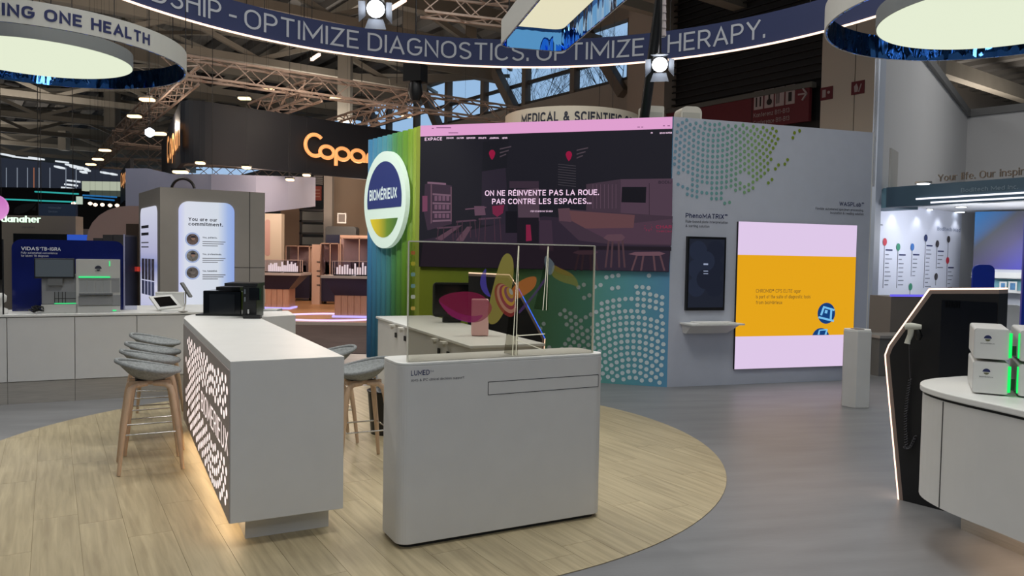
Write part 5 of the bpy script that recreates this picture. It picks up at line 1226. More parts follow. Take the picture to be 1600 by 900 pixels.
for x0, x1 in ((1562, 1574), (1576, 1590)):
    a = GPp.sz(x0, 452); b = GPp.sz(x1, 440); fm = thing('picture_frame', 'white framed blue picture on the booth shelf, %s of two' % ('left' if x0 < 1570 else 'right'), 'picture', GPp.at(a[0], a[1], .1))
    MB().pbox(GPp, a[0], b[0], zshf+.002, b[1], .08, .1).build('frame', M_white, fm); MB().pbox(GPp, a[0]+.03, b[0]-.03, zshf+.03, b[1]-.03, .1, .105).build('print', mat('blue_photo', (80, 130, 175), .5, noise=.4, nscale=9), fm)
for (x0, y0, x1, y1, Y, lb) in ((1513, 414, 1555, 600, 9.6, 'rounded royal blue free-standing panel behind the black kiosk'), (1591, 330, 1660, 600, 8.2, 'tall dark blue panel at the right edge of the picture')):
    Pp = Plane(dp(x0, 440, Y), 95); a = Pp.sz(x0, y1); b = Pp.sz(x1, y0)
    pn = thing('display_board', lb, 'panel', Pp.at(a[0], 0, 0)); MB().pprism(Pp, rrect(a[0], b[0], .05, b[1], .08, 6, (0, 0, 1, 1)), -.03, 0).build('board', mat('royal_blue', (34, 62, 180), .3, noise=.1, nscale=1.5), pn, recalc=True)
    MB().pbox(Pp, a[0]-.02, b[0]+.02, 0, .05, -.15, .1).build('foot', M_steel, pn)
# white chair and beige counter in right booth
ch = thing('white_chair', 'white moulded chair standing right of the black kiosk', 'chair', dp(1575, 500, 13.5)); p = dp(1575, 495, 13.5); ch.location = (p.x, p.y, 0)
MB().pprism(Plane(p, 100), rrect(-.2, .22, .5, .95, .1), -.06, 0).build('backrest', M_white, ch, recalc=True); MB().box((p.x+.05, p.y-.25, .47), (.42, .45, .05), 10).build('seat', M_white, ch)
for sx in (-.17, .2):
    for sy in (-.42, -.05): MB().tube([(p.x+sx, p.y+sy, 0), (p.x+sx*.8, p.y+sy, .46)], .012, 6).build('leg', M_chrome, ch)
KB = Plane(dp(1390, 500, 11.95), 78); a = KB.sz(1390, 530); b = KB.sz(1462, 464)
rcp = thing('reception_box', 'taupe box with a violet light line on top, left of the black kiosk', 'counter', KB.at(a[0], 0, 0))
MB().pbox(KB, a[0], b[0]+.3, .0, b[1], -.5, 0).build('body', mat('taupe_box', (120, 112, 104), .6), rcp); MB().pbox(KB, a[0], b[0]+.3, b[1], b[1]+.035, -.03, .005).build('light_line', glow('violet_line', (105, 95, 225), 1.1), rcp)
KB2 = Plane(dp(1376, 530, 11.1), 78); a = KB2.sz(1372, 600); b = KB2.sz(1440, 524)
lcb = thing('low_counter', 'low grey counter with pale top between plinth and kiosk', 'counter', KB2.at(a[0], 0, 0))
MB().pbox(KB2, a[0], b[0], 0.0, b[1]-.04, -.4, 0).build('body', mat('dim_grey', (110, 108, 104), .6), lcb); MB().pbox(KB2, a[0]-.02, b[0]+.02, b[1]-.04, b[1], -.45, .03).build('worktop', M_steel, lcb)

# ================================================================= commitment booth (centre left)
cc0 = dp(250, 292, 13.0); CA = Plane(cc0, 59); CB = Plane(cc0, -35.5)
M_cb = mat('grey_booth', (148, 141, 132), .6, noise=.02); zC = cc0.z
cbh = thing('info_tower', 'square grey information tower with two glowing white light boxes', 'tower', CA.at(.9, 0, 0))
e1 = CA.sz(414, 330)[0]; e2 = CB.sz(217, 330)[0]
q1 = CA.at(e1, 0); q2 = CB.at(e2, 0); q3 = q1+(q2-CA.at(0, 0))
MB().slab([(CA.p.x, CA.p.y), (q1.x, q1.y), (q3.x, q3.y), (q2.x, q2.y)], 0, zC).build('body', M_cb, cbh, recalc=True)
sj = CA.sz(390, 380)[0]; MB().pbox(CA, sj-.006, sj+.006, 0, zC, -.002, .003).build('panel_joint', M_grey_gap, cbh); MB().pbox(CA, CA.sz(365, 418)[0], e1, CA.sz(390, 418)[1]-.004, CA.sz(390, 418)[1]+.004, -.002, .003).build('panel_joint', M_grey_gap, cbh)
a = CA.sz(279, 470); b = CA.sz(366, 318)
M_lbx = gradient('lightbox_print', CA.u, CA.at(a[0], 0), b[0]-a[0], [(0, (205, 210, 250)), (.12, (228, 232, 246)), (.7, (222, 230, 242)), (.88, (165, 190, 240)), (1, (150, 175, 238))], emit=.85)
MB().pprism(CA, rrect(a[0], b[0], .35, b[1], .16, 6), .0, .02).build('lightbox', M_lbx, cbh, recalc=True); lbx = [o for o in cbh.children if o.name.startswith('lightbox')][-1]
text_px(CA, 'You are our', 294, 346, 339, 345.5, 5.5, M_ink, lbx, .024, .02); text_px(CA, 'commitment.', 294, 353.5, 348, 353, 5.5, M_ink, lbx, .024, .02)
for k, (y, t_) in enumerate(((375, 'You, patients.'), (401, 'You, professionals.'), (427, 'You, humankind.'))):
    p = CA.sz(300.5, y-1); MB().add([CA.at(x, z, .022) for x, z in ell(p[0], p[1], .12, .12, 24)], [tuple(range(24))]).build('portrait_ring', glow('ring_blue', (170, 185, 222), .85), lbx)
    rnd = random.Random(k); MB().add([CA.at(x, z, .024) for x, z in ell(p[0], p[1], .095, .095, 20)], [tuple(range(20))]).build('portrait_image', mat('portrait%d' % k, ((120, 100, 95), (150, 145, 140), (125, 115, 110))[k], .6, noise=.7, nscale=18), lbx)
    if k < 2: 
        mb = MB(); disc(mb, CA, p[0]+.01, p[1]+.02, .035, .026, 12); mb.build('portrait_image', mat('skin_tone%d' % k, (190, 150, 130), .6), lbx)
        mb = MB(); mb.add([CA.at(p[0]+.01+x, p[1]+.02+z, .0265) for x, z in ell(0, .008, .04, .035, 12, 0, 180)], [tuple(range(13))]); mb.build('portrait_image', M_ink, lbx)
    text_px(CA, t_, 316, y-2.3, 339 if k != 1 else 346, y-2.5, 2.6, M_ink, lbx, .024, .03)
    for j in range(3): line_px(CA, 316, (352, 349, 340)[j], y+3+j*3.2, 1.1, mat('small_print', (120, 120, 130), .6), lbx, .024)
a = CB.sz(246, 470); b = CB.sz(221, 320)
M_lb2 = gradient('lightbox_print2', (0, 0, 1), (0, 0, .3), 2.4, [(0, (185, 190, 235)), (.3, (225, 225, 245)), (.45, (140, 150, 205)), (.55, (190, 190, 225)), (.9, (225, 228, 245)), (1, (200, 205, 250))], emit=.8)
lo, hi = min(a[0], b[0]), max(a[0], b[0])
MB().pprism(CB, rrect(lo, hi, .35, CB.sz(246, 321)[1], .14, 6), 0, .02).build('lightbox', M_lb2, cbh, recalc=True); lbx2 = [o for o in cbh.children if o.name.startswith('lightbox')][-1]
wd = hi-lo
for j, (zc_, hh, c) in enumerate(((2.05, .05, M_ink), (1.92, .05, M_ink), (1.78, .02, MATS['small_print']), (1.70, .02, MATS['small_print']))): MB().pbox(CB, lo+wd*.45, hi-.12, zc_, zc_+hh, .021, .024).build('text_line', c, lbx2)
for j in range(4):
    x_ = lo+.12+j*(wd-.24)/4; MB().pbox(CB, x_+.03, x_+(wd-.24)/4-.03, 1.12, 1.5, .021, .024).build('figure_image', mat('figure_%d' % j, (110, 105, 130), .6, noise=.6, nscale=14), lbx2)
    MB().pbox(CB, x_+.03, x_+(wd-.24)/4-.03, .85, 1.1, .021, .024).build('caption_block', mat('caption_blue', (140, 150, 205), .6), lbx2)
spot((-5.5, 10.5, 4.6), (-5.2, 13.3, 1.8), 90, (1, .95, .9), 70)

# ================================================================= dark curved fascia with gold letters
def fillet_path(p, c, q, r, n=8):
    p, c, q = map(Vector, (p, c, q)); d1 = (p-c).normalized(); d2 = (q-c).normalized(); a = c+d1*r; b = c+d2*r
    return [p]+[a*(1-t)**2+c*2*t*(1-t)+b*t*t for t in [k/n for k in range(n+1)]]+[q]
f0 = dp(290, 157, 19.6); f1_ = Vector((-8.43, 20.6, 0)); fend = dp(569, 203, 24.3)
corner = Vector((-8.73, 20.3, 0)); dirr = (Vector((-4.68, 24.3, 0))-Vector((-8.43, 20.6, 0))).normalized()
q_end = corner+dirr*11; q_left = Vector((-13.1, 28.7, 0))
path = fillet_path(q_left, corner, q_end, .8)
ga = thing('dark_fascia', 'large dark curved hanging fascia with gold lettering left of the round sign', 'fascia', corner+Vector((0, 0, 4)))
mb = MB(); nn = len(path); z0, z1 = 4.0, 5.66; vs = []
for i, p in enumerate(path):
    t = (path[min(i+1, nn-1)]-path[max(i-1, 0)]).normalized(); nrm_ = Vector((t.y, -t.x, 0)) 
    o2 = p - nrm_*(-.12)*(-1)
    vs += [Vector((p.x, p.y, z0)), Vector((p.x, p.y, z1)), Vector((p.x, p.y, z1))-Vector((-nrm_.x, -nrm_.y, 0))*(-.12), Vector((p.x, p.y, z0))-Vector((-nrm_.x, -nrm_.y, 0))*(-.12)]
fs = []
for i in range(nn-1):
    a = i*4; b = a+4; fs += [(a+j, b+j, b+(j+1) % 4, a+(j+1) % 4) for j in range(4)]
mb.add(vs, fs); mb.build('band', mat('charcoal_fabric', (17, 20, 28), .55, noise=.1, nscale=.5), ga, recalc=True)
FA = Plane(corner, math.degrees(math.atan2(dirr.x, dirr.y)))
M_gold = mat('gold_letters', (235, 170, 110), .4, emit=(232, 160, 96), es=.75)
FAo = Plane(FA.at(0, 0, .14), math.degrees(math.atan2(dirr.x, dirr.y)))
cpx = FAo.sz(477, 246); cpe = FAo.sz(567, 250)
def gold(P, s0, z0, H, sgn, parent):    # rounded letters drawn as tubes: C o p a n
    r = H*.5; w = H*.085
    def arc(cx, cz, rad, a0, a1, rw=None): 
        rw = rw or rad
        MB().tube([P.at(s0+sgn*(cx+rw*math.cos(R(a0+(a1-a0)*k/24))), z0+cz+rad*math.sin(R(a0+(a1-a0)*k/24)), .03) for k in range(25)], w, 8).build('gold_letter', M_gold, parent)
    arc(.5*H, .5*H, .46*H, 48, 312)
    x = H*.74
    for k, chh in enumerate('opan'):
        rad = .255*H; rw = .345*H; cx = x+rw+.02*H; cz = rad+.01*H
        if chh == 'n':
            MB().tube([P.at(s0+sgn*(cx-rad), z0, .03)]+[P.at(s0+sgn*(cx+rad*math.cos(R(180-180*j/12))), z0+cz+rad*.9*math.sin(R(180-180*j/12)), .03) for j in range(13)]+[P.at(s0+sgn*(cx+rad), z0, .03)], w, 8).build('gold_letter', M_gold, parent)
        else:
            arc(cx, cz, rad, 0, 360, rw)
            if chh == 'p': MB().tube([P.at(s0+sgn*(cx-rw), z0+cz, .03), P.at(s0+sgn*(cx-rw), z0-.28*H, .03)], w, 8).build('gold_letter', M_gold, parent)
            if chh == 'a': MB().tube([P.at(s0+sgn*(cx+rw), z0+cz, .03), P.at(s0+sgn*(cx+rw), z0, .03)], w, 8).build('gold_letter', M_gold, parent)
        x += H*.80
zC0 = FAo.sz(490, 245)[1]; zC1 = FAo.sz(490, 209)[1]
gold(FAo, FAo.sz(475, 230)[0], zC0, (zC1-zC0), 1, ga)
FL = Plane(corner, math.degrees(math.atan2(q_left.x-corner.x, q_left.y-corner.y)))
FLo = Plane(FL.at(0, 0, .06), math.degrees(math.atan2(q_left.x-corner.x, q_left.y-corner.y)))
FLo = Plane(FL.at(0, 0, .02), math.degrees(math.atan2(q_left.x-corner.x, q_left.y-corner.y)))
text_sz(FLo, 'Copan', FLo.sz(262, 240)[0], FLo.sz(282, 240)[0], 4.45, .85, M_gold, ga, .02, .02)
# smaller dark fascia farther left
p0_, p1_ = dp(188, 330, 30), dp(203, 310, 28)
FS = Plane(dp(203, 240, 26), -30); s0_ = FS.sz(188, 270)[0]
g2 = thing('dark_fascia', 'small dark hanging fascia with gold lettering farther left in the hall', 'fascia', FS.at(0, 4, 0))
MB().pbox(FS, min(s0_, 0), max(s0_, 0), FS.sz(203, 306)[1], FS.sz(203, 247)[1], -.12, 0).build('band', MATS['charcoal_fabric'], g2)
text_sz(FS, 'Copan', FS.sz(190, 280)[0], FS.sz(200, 280)[0], FS.sz(195, 288)[1], .55, M_gold, g2, .03, .01)
spot((-7, 17, 6.5), (-6, 22, 4.8), 260, (1, .8, .65), 60); spot((-11.5, 19, 5.0), (-11, 23, 4.8), 120, (1, .8, .65), 70)
# pale blue-grey hanging curved banner behind
pth = [dp(x, 270+(x-200)*.02, 0.1) for x in ()]
for (pts_, lb) in (([(196, 20.5), (230, 19.8), (270, 19.2), (330, 19.4), (400, 20.2), (450, 21.5), (492, 23)], 'pale blue-grey curved hanging banner above the grey information tower'),):
    bb = thing('hanging_banner', lb, 'banner', dp(330, 300, 19.4)); mb = MB(); vs = []
    for x, Y in pts_:
        t_, b2 = dp(x, 263 if x < 240 else 272+max(0, (x-330))*.03, Y), dp(x, 336-max(0, x-380)*.12, Y); zb_, zt_2 = b2.z, t_.z; vs += [Vector((t_.x, t_.y, zb_)), Vector((t_.x, t_.y, zt_2)), Vector((t_.x, t_.y+.08, zt_2)), Vector((t_.x, t_.y+.08, zb_))]
    fs = []
    for i in range(len(pts_)-1): a = i*4; fs += [(a+j, a+4+j, a+4+(j+1) % 4, a+(j+1) % 4) for j in range(4)]
    mb.add(vs, fs, True); mb.sm = [False]*len(mb.f); mb.build('fabric', mat('blue_grey_fabric', (140, 144, 166), .7), bb, recalc=True)
    Pb = Plane(Vector((vs[8].x, vs[8].y, 0)), 84); mb = MB(); c_ = dp(286, 297, 18.9); mb.tube([c_+Vector((.28*math.cos(R(a)), 0, .28*math.sin(R(a)))) for a in range(10, 171, 10)], .035, 8); mb.build('emblem', M_black, bb)
    for i in (4, 12, 20): MB().tube([vs[i+2], (vs[i+2].x, vs[i+2].y, 12.2)], .008, 5).build('wire', M_cable, bb)

# ================================================================= copper toned stand interior beyond
M_wf = mat('honey_wood_floor', (196, 142, 96), .4, noise=.12, nscale=1.5, stretch=(-50, (1, 6, 1)))
Yf = 17.4
struct(MB().slab([(-9.5, Yf+.0), (-2.0, Yf+.25), (-.5, 31), (-12.5, 31)], .001, .06).build('trim_1', M_wf))
MB_ = MB().slab([(-9.5, Yf-.03), (-2.0, Yf+.22), (-2.0, Yf+.27), (-9.5, Yf+.02)], .0, .075).build('trim_2', mat('step_edge', (215, 200, 185), .4)); struct(MB_)
struct(MB().slab([(-8.5, 12.9), (-2.2, 12.6), (-2.0, Yf+.2), (-9.5, Yf-.05)], .001, .008).build('trim_3', mat('brown_carpet', (74, 58, 54), .9, noise=.2, nscale=2)))
# LED oval in the floor
oc_ = fl(560, 496); mb = MB(); 
mb.tube([(-4.55+1.25*math.cos(R(a)), 19.0+1.05*math.sin(R(a)), .065) for a in range(0, 360, 6)], .035, 6, closed=True)
lo_ = thing('floor_led_oval', 'glowing lilac oval light line set in the wooden floor', 'light line', (oc_.x, 18.9, .06)); mb.build('light_line', glow('lilac_led', (225, 195, 255), 1.6), lo_)
def desk(label, xl, xr, Y, yt, ym, yw, yb):
    P = Plane(dp(xl, yb, Y), 90); t = thing('lab_desk', label, 'desk', P.at(0, 0, 0)); a = 0; b = P.sz(xr, yb)[0]
    Z = lambda y: max(P.sz((xl+xr)/2, y)[1], .07)
    w_ = b-a
    MB().hexa([P.at(a+.15, Z(yw), -.7), P.at(b-.25, Z(yw), -.7), P.at(b-.25, Z(yw), -.05), P.at(a+.15, Z(yw), -.05), P.at(a-.1, Z(ym), -.9), P.at(b+.1, Z(ym), -.9), P.at(b+.1, Z(ym), .1), P.at(a-.1, Z(ym), .1)]).build('tapered_body', mat('navy_lacquer', (34, 34, 62), .3), t)
    MB().pbox(P, a-.15, b+.15, Z(ym), Z(yt), -.95, .15).build('worktop', mat('pale_top', (200, 185, 175), .3), t)
    pl_ = MB().pbox(P, a+.15, b-.25, .09, Z(yw), -.7, -.08).build('plinth', mat('ribbed_copper_wood', (208, 158, 130), .5, noise=.12, nscale=12, stretch=(0, (6, 6, .4))), t)
    for k in range(int((w_-.4)/.16)): MB().pbox(P, a+.17+k*.16, a+.31+k*.16, .1, Z(yw), -.08, -.06).build('wood_slat', MATS['ribbed_copper_wood'], t)
    MB().pbox(P, a+.1, b-.2, .065, .11, -.75, -.02).build('led_base', glow('lavender_led', (185, 170, 255), 1.3), t)
    for k in range(2): MB().pbox(P, a+.15+k*.55, a+.6+k*.55, Z(yt)+.002, Z(yt)+.03, -.25, .05).build('tablet', M_blackg, t)
    return P, a, b, Z(yt)
D1 = desk('navy tapered lab desk on ribbed wood, left of the two beyond the bar', 405, 464, 21.5, 426, 430, 452, 483)
D2 = desk('navy tapered lab desk on ribbed wood, next to the fluted wall', 512, 590, 19.0, 431, 435, 462, 497)
M_tube = glow('lit_tube', (255, 225, 205), 1.3)
for (P, a, b, z), nm in ((D1, 'on the left lab desk'), (D2, 'on the lab desk by the fluted wall')):
    cs_ = thing('tube_rack', 'clear case of lit sample tubes '+nm, 'rack', P.at(.3, z, -.5))
    mb = MB(); rnd = random.Random(3)
    for k in range(16): 
        x = a+.1+k*(b-a-.2)/16; mb.pbox(P, x, x+.035, z+.02, z+.16+rnd.uniform(0, .17), -.5, -.46)
    mb.build('sample_tubes', M_tube, cs_, kind='stuff')
    MB().pbox(P, a+.05, b-.05, z+.001, z+.02, -.6, -.4).build('tray', M_white, cs_)
    fr_ = MB(); z1_ = z+.36
    for x in (a+.02, b-.02): fr_.pbox(P, x-.01, x+.01, z, z1_, -.62, -.6); fr_.pbox(P, x-.01, x+.01, z, z1_, -.38, -.36)
    fr_.pbox(P, a+.02, b-.02, z1_-.015, z1_, -.38, -.36); fr_.pbox(P, a+.02, b-.02, z1_-.015, z1_, -.62, -.6); fr_.build('case_frame', mat('rose_frame', (205, 175, 160), .4), cs_)
    MB().pbox(P, a+.02, b-.02, z, z1_, -.378, -.372).build('front_pane', M_acr, cs_)
# cream walls and columns behind
def fpan(name, label, cat, x0, y0, x1, y1, Y, m, dep=.3, az=90, z0=0):
    P = Plane(dp((x0+x1)/2, (y0+y1)/2, Y), az); a = P.sz(x0, y1); b = P.sz(x1, y0)
    o = MB().pbox(P, a[0], b[0], z0 if z0 is not None else a[1], b[1], -dep, 0).build(name, m); tag(o, label, cat); return P, o
M_cream = mat('cream_wall', (190, 170, 148), .7, noise=.03, nscale=.6)
fpan('back_wall', 'cream wall behind the copper lit lab machines', 'wall', 505, 276, 620, 440, 30, M_cream)
fpan('back_wall', 'tan wall section left of the dark shelf unit', 'wall', 438, 320, 470, 440, 29, mat('tan_wall', (156, 132, 110), .7))
P_, o_ = fpan('light_column', 'pale round-topped column just right of the information tower', 'column', 410, 334, 440, 440, 24, mat('pale_column', (200, 186, 165), .6))
MB().add([P_.at(x, z, .01) for x, z in rrect(P_.sz(414, 400)[0], P_.sz(422, 400)[0], P_.sz(415, 400)[1], P_.sz(415, 343)[1], .07)], [tuple(range(24))]).build('arch_print', mat('arch_rose', (188, 150, 140), .6), o_)
fpan('white_pilaster', 'pale grey pilaster between dark shelf and cream wall', 'column', 505, 275, 519, 440, 27, mat('grey_pilaster', (165, 160, 152), .7))
shf = thing('dark_shelf_unit', 'tall dark framed shelf unit with grey panels under the red sign', 'shelf', dp(486, 380, 28)); Psh = Plane(dp(486, 380, 28), 90)
for k in range(3): a = Psh.sz(472, 345+k*20); b = Psh.sz(505, 331+k*20); MB().pbox(Psh, a[0], b[0], a[1]-.02, b[1], -.1, 0).build('panel', mat('shelf_grey', (120, 124, 120), .6), shf)
for y in (329.5, 347, 366, 385): a = Psh.sz(468, y); b = Psh.sz(505, y-2.4); MB().pbox(Psh, a[0], b[0], a[1], b[1], -.1, .05).build('shelf_bar', M_black, shf)
a = Psh.sz(468, 440); b = Psh.sz(472, 328); MB().pbox(Psh, a[0], b[0], 0, b[1], -.1, .05).build('side_bar', M_black, shf)
P_, o_ = fpan('red_sign', 'small faded red direction sign beyond the blue-grey banner', 'sign', 487, 291, 502, 313, 28, mat('faded_red', (178, 84, 70), .6), .1, z0=None)
for y in (298, 303, 308): line_px(P_, 489, 500, y, 2, mat('faded_print', (205, 150, 130), .6), o_, .02)
P_, o_ = fpan('air_vent', 'dark louvre vent above the small red sign', 'vent', 490, 273, 505, 288, 28, M_black, .1, z0=None)
for k in range(5): line_px(P_, 490.5, 504.5, 276+k*3, 1.2, M_steel, o_, .02, 'vent_slat')
# copper tinted machines
M_rose = mat('rose_beige_metal', (205, 168, 145), .5); M_gm = mat('machine_grey', (150, 125, 112), .5)
mach = [(446, 384, 484, 425, 25.5, 'glass fronted lab machine left of the rose pillar'), (500, 380, 530, 432, 24, 'glass fronted lab machine right of the rose pillar'), (531, 372, 590, 432, 23.5, 'large glass fronted lab machine beside the fluted wall')]
for i, (x0, y0, x1, y1, Y, lb) in enumerate(mach):
    P = Plane(dp(x0, y1, Y), 90); b = P.sz(x1, y0); t = thing('lab_machine', lb, 'lab machine', P.at(0, 0, 0)); zt2 = b[1]; w_ = b[0]
    MB().pbox(P, 0, w_, .15, .95, -.6, 0).build('base_cabinet', mat('machine_navy', (40, 36, 58), .4), t)
    MB().pbox(P, 0, w_, .95, zt2-.03, -.6, -.5).build('back_panel', M_rose, t)
    fr_ = MB()
    for x in (0, w_*.5, w_-.03): fr_.pbox(P, x, x+.03, .95, zt2, -.03, 0)
    fr_.pbox(P, 0, w_, zt2-.03, zt2, -.6, 0); fr_.pbox(P, 0, w_, .95, .98, -.6, 0); fr_.build('frame', M_rose, t)
    rnd = random.Random(i)
    for k in range(5+i*2):
        x = rnd.uniform(.05, w_-.2); h_ = rnd.uniform(.15, .45); MB().pbox(P, x, x+rnd.uniform(.06, .18), .99, .99+h_, -.45, -.3).build('module', (M_gm, M_rose, mat('dark_module', (90, 74, 72), .5))[k % 3], t)
    MB().pbox(P, .03, w_-.03, .98, zt2-.04, -.012, -.006).build('glass_door', M_acr, t)
    for x in (.05, w_-.1): MB().pbox(P, x, x+.06, 0.05, .15, -.4, -.3).build('castor', M_black, t)
P_, o_ = fpan('rose_pillar', 'tall rose beige cabinet pillar between the glass fronted machines', 'cabinet', 487, 382, 500, 455, 23.8, M_rose, .5)
for y in (410, 424, 432, 446): line_px(P_, 495, 501, y, 1.5, M_black, o_, .02, 'catch')
fpan('rose_cabinet', 'rose beige upper cabinet left of the fluted wall', 'cabinet', 531, 368, 575, 384, 24.8, M_rose, .5, z0=0)
qs = thing('small_white_sign', 'small white framed label standing on dark equipment before the cream wall', 'sign', dp(534, 345, 26)); Pqs = Plane(dp(534, 345, 26), 90)
a = Pqs.sz(527, 349); b = Pqs.sz(541, 333); MB().pbox(Pqs, a[0], b[0], a[1], b[1], -.03, 0).build('frame', M_white, qs); MB().pbox(Pqs, a[0]+.04, b[0]-.04, a[1]+.05, b[1]-.04, 0, .005).build('face', mat('label_grey', (120, 115, 110), .6), qs)
a = Pqs.sz(508, 380); b = Pqs.sz(556, 354); MB().pprism(Pqs, rrect(a[0], b[0], .01, b[1], .1), -.6, -.03).build('hood', mat('dark_hood', (78, 80, 80), .6), qs, recalc=True)
a = Pqs.sz(509, 382); b = Pqs.sz(531, 367); MB().pbox(Pqs, a[0], b[0], a[1], b[1], -.03, .0).build('dark_screen', mat('hood_screen', (30, 34, 58), .3), qs)
point((-5.2, 20, 3.4), 150, (1, .74, .58), .4); point((-4.6, 24.5, 3.4), 200, (1, .76, .6), .4); point((-7.6, 22.5, 3.2), 130, (1, .76, .62), .4)
# small white block right of the bar end
Pwb = Plane(dp(421, 500, 11.5), 88); a = Pwb.sz(410, 508); b = Pwb.sz(433, 484)
tag(MB().pbox(Pwb, a[0], b[0], 0, b[1], -.3, 0).build('low_white_block', M_white_side), 'low white block just beyond the coffee machines', 'plinth')

# ================================================================= left background
M_bb = mat('beige_booth', (140, 132, 120), .7, noise=.03, nscale=.6)
P_, o_ = fpan('beige_booth', 'beige booth with rounded shoulder behind the blue backdrop', 'booth', 4, 338, 118, 480, 17, M_bb)
fpan('beige_booth', 'lower beige booth block right of the rounded one', 'booth', 112, 358, 142, 480, 17.5, mat('beige_booth2', (128, 120, 112), .7))
P_, o_ = fpan('black_display', 'wide black display behind the blue acrylic backdrop', 'screen', 21, 366, 105, 420, 16.4, M_blackg, .05)
fpan('blue_display', 'small bright blue display above the blue acrylic backdrop', 'screen', 105, 367, 137, 400, 16.3, glow('blue_screen', (48, 86, 190), .9), .05)
# danaher letters and pink petal
PD = Plane(dp(30, 345, 14.5), 85)
dn_ = thing('lit_letters', 'glowing white hanging word sign at the far left edge', 'sign', PD.px(30, 346)); text_px(PD, 'danaher', 3, 347.5, 64, 347.3, 10.5, glow('white_letters', (222, 255, 225), 1.3), dn_, .0, .005, thick=.03)
for x in (2, 60): MB().tube([PD.px(x, 338), PD.at(PD.sz(x, 338)[0], 6, 0)], .006, 5).build('wire', M_cable, dn_)
pk = thing('pink_disc_sign', 'glowing pink rounded sign at the far left edge', 'sign', PD.px(-5, 325, .1)); p = PD.sz(-7, 325)
MB().pprism(PD, ell(p[0], p[1], .27, .25, 28), .05, .12).build('face', gradient('pink_print', (0, 0, 1), (0, 0, p[1]-.25), .5, [(0, (225, 150, 215)), (1, (200, 110, 190))], emit=.95), pk, recalc=True)
PN = Plane(dp(88, 327, 19), 88); ns = thing('navy_board', 'navy hanging board with a black swoosh emblem at the left', 'sign', PN.px(88, 328))
a = PN.sz(60, 337); b = PN.sz(118, 319); MB().pbox(PN, a[0], b[0], a[1], b[1], -.1, 0).build('board', mat('board_navy', (34, 54, 84), .6), ns)
MB().add([PN.px(x, y, .02) for x, y in ((22, 333), (24, 325), (36, 319), (58, 317), (52, 325), (40, 332), (30, 335))], [tuple(range(7))]).build('swoosh', M_black, ns); MB().add([PN.px(x, y, .02) for x, y in ((50, 329), (57, 321), (57, 329))], [(0, 1, 2)]).build('swoosh', M_black, ns)
text_px(PN, 'Molecular', 76, 326, 96, 326, 3, mat('dim_print', (110, 130, 150), .6), ns); text_px(PN, 'Devices', 76, 332, 90, 332, 3, MATS['dim_print'], ns)
for x in (64, 114): MB().tube([PN.px(x, 320), PN.at(PN.sz(x, 320)[0], 12.2, 0)], .008, 5).build('wire', M_cable, ns)
text_px(Plane(dp(45, 350, 16.9), 90), 'danaher', 34, 356.5, 55, 356.5, 3, mat('dim_violet', (92, 88, 100), .6), dn_)
# pink beige round-shouldered booth
PR = Plane(dp(180, 400, 15.5), 90); rb_ = thing('rounded_booth', 'pinkish beige booth with round top corner left of the information tower', 'booth', PR.at(0, 0, 0))
a = PR.sz(136, 470); b = PR.sz(225, 322)
MB().pprism(PR, [(a[0], 0), (b[0], 0), (b[0], b[1])]+[(a[0]+.85+.85*math.cos(R(t)), b[1]-.7+.7*math.sin(R(t))) for t in range(90, 181, 15)], -.5, 0).build('front', mat('pink_beige', (178, 150, 142), .7), rb_, recalc=True)
a = PR.sz(198, 420); b = PR.sz(217, 350); MB().pbox(PR, a[0], b[0], 0, b[1], 0, .02).build('dark_opening', mat('umber', (74, 60, 50), .7), rb_)
fb = thing('dark_cabinet', 'dark grey bank of three cabinets behind the blue acrylic backdrop', 'cabinet', dp(172, 390, 14)); PC = Plane(dp(172, 390, 14), 88)
for k, (x0, x1) in enumerate(((146, 160), (161, 176), (177, 195))): a = PC.sz(x0, 450); b = PC.sz(x1, 367); MB().pbox(PC, a[0], b[0], 0, b[1]-(.06 if k == 0 else 0), -.5, 0).build('door', mat('cab_grey', (62, 60, 60), .5), fb)
fpan('orange_accent_booth', 'dark booth gap with a red strip left of the tower', 'booth', 205, 416, 218, 470, 14.6, mat('dark_umber', (60, 44, 38), .7), .1)
fpan('red_strip', 'small red strip beside the blue backdrop', 'strip', 208, 417, 217, 424, 14.4, mat('red_strip', (200, 60, 45), .5, emit=(200, 60, 45), es=.4), .05, z0=None)
# far hall: dark mass, teal light lines, lit boxes, far windows
fpan('dark_booths', 'dark band of far booths across the left of the hall', 'booth', -60, 296, 215, 420, 40, mat('far_dark', (34, 34, 38), .8), .5)
MB().tube([P_.px(123, 308), P_.at(P_.sz(123, 308)[0], 12.2)], .01, 4).build('wire', M_cable, o_) if False else None
for (x0, y0, x1, y1, c) in ((0, 311, 125, 316, 'teal'), (55, 299.5, 122, 303, 'teal'), (130, 305, 182, 308, 'blue'), (132, 309, 178, 313, 'blue')):
    A_, B_ = dp(x0, y0, 32), dp(x1, y1, 30)
    tag(MB().tube([A_, B_], .035, 6).build('neon_line', glow('neon_'+c, (50, 170, 165) if c == 'teal' else (40, 110, 170), .9)), '%s glowing %s line above the far left booths' % ('long' if x0 == 0 else 'upper thin' if x0 in (55, 130) else 'lower thin', c), 'light line', 'far %s light lines' % c)
P_, o_ = fpan('lit_fascia', 'bright greenish white lit fascia in the far left hall', 'fascia', 128, 284, 188, 298, 36, glow('greenish_white', (196, 204, 182), .75), .3, z0=None)
fpan('lit_fascia_lower', 'dim green wedge under the bright far fascia', 'fascia', 140, 298, 186, 306, 35.8, mat('dim_green', (90, 100, 90), .6, emit=(90, 100, 90), es=.4), .3, z0=None)
P_, o_ = fpan('far_lit_sign', 'tiny bright vertical sign in the far left hall', 'sign', 119, 307, 128, 319, 28, glow('pale_green_sign', (190, 205, 190), .9), .05, z0=None)
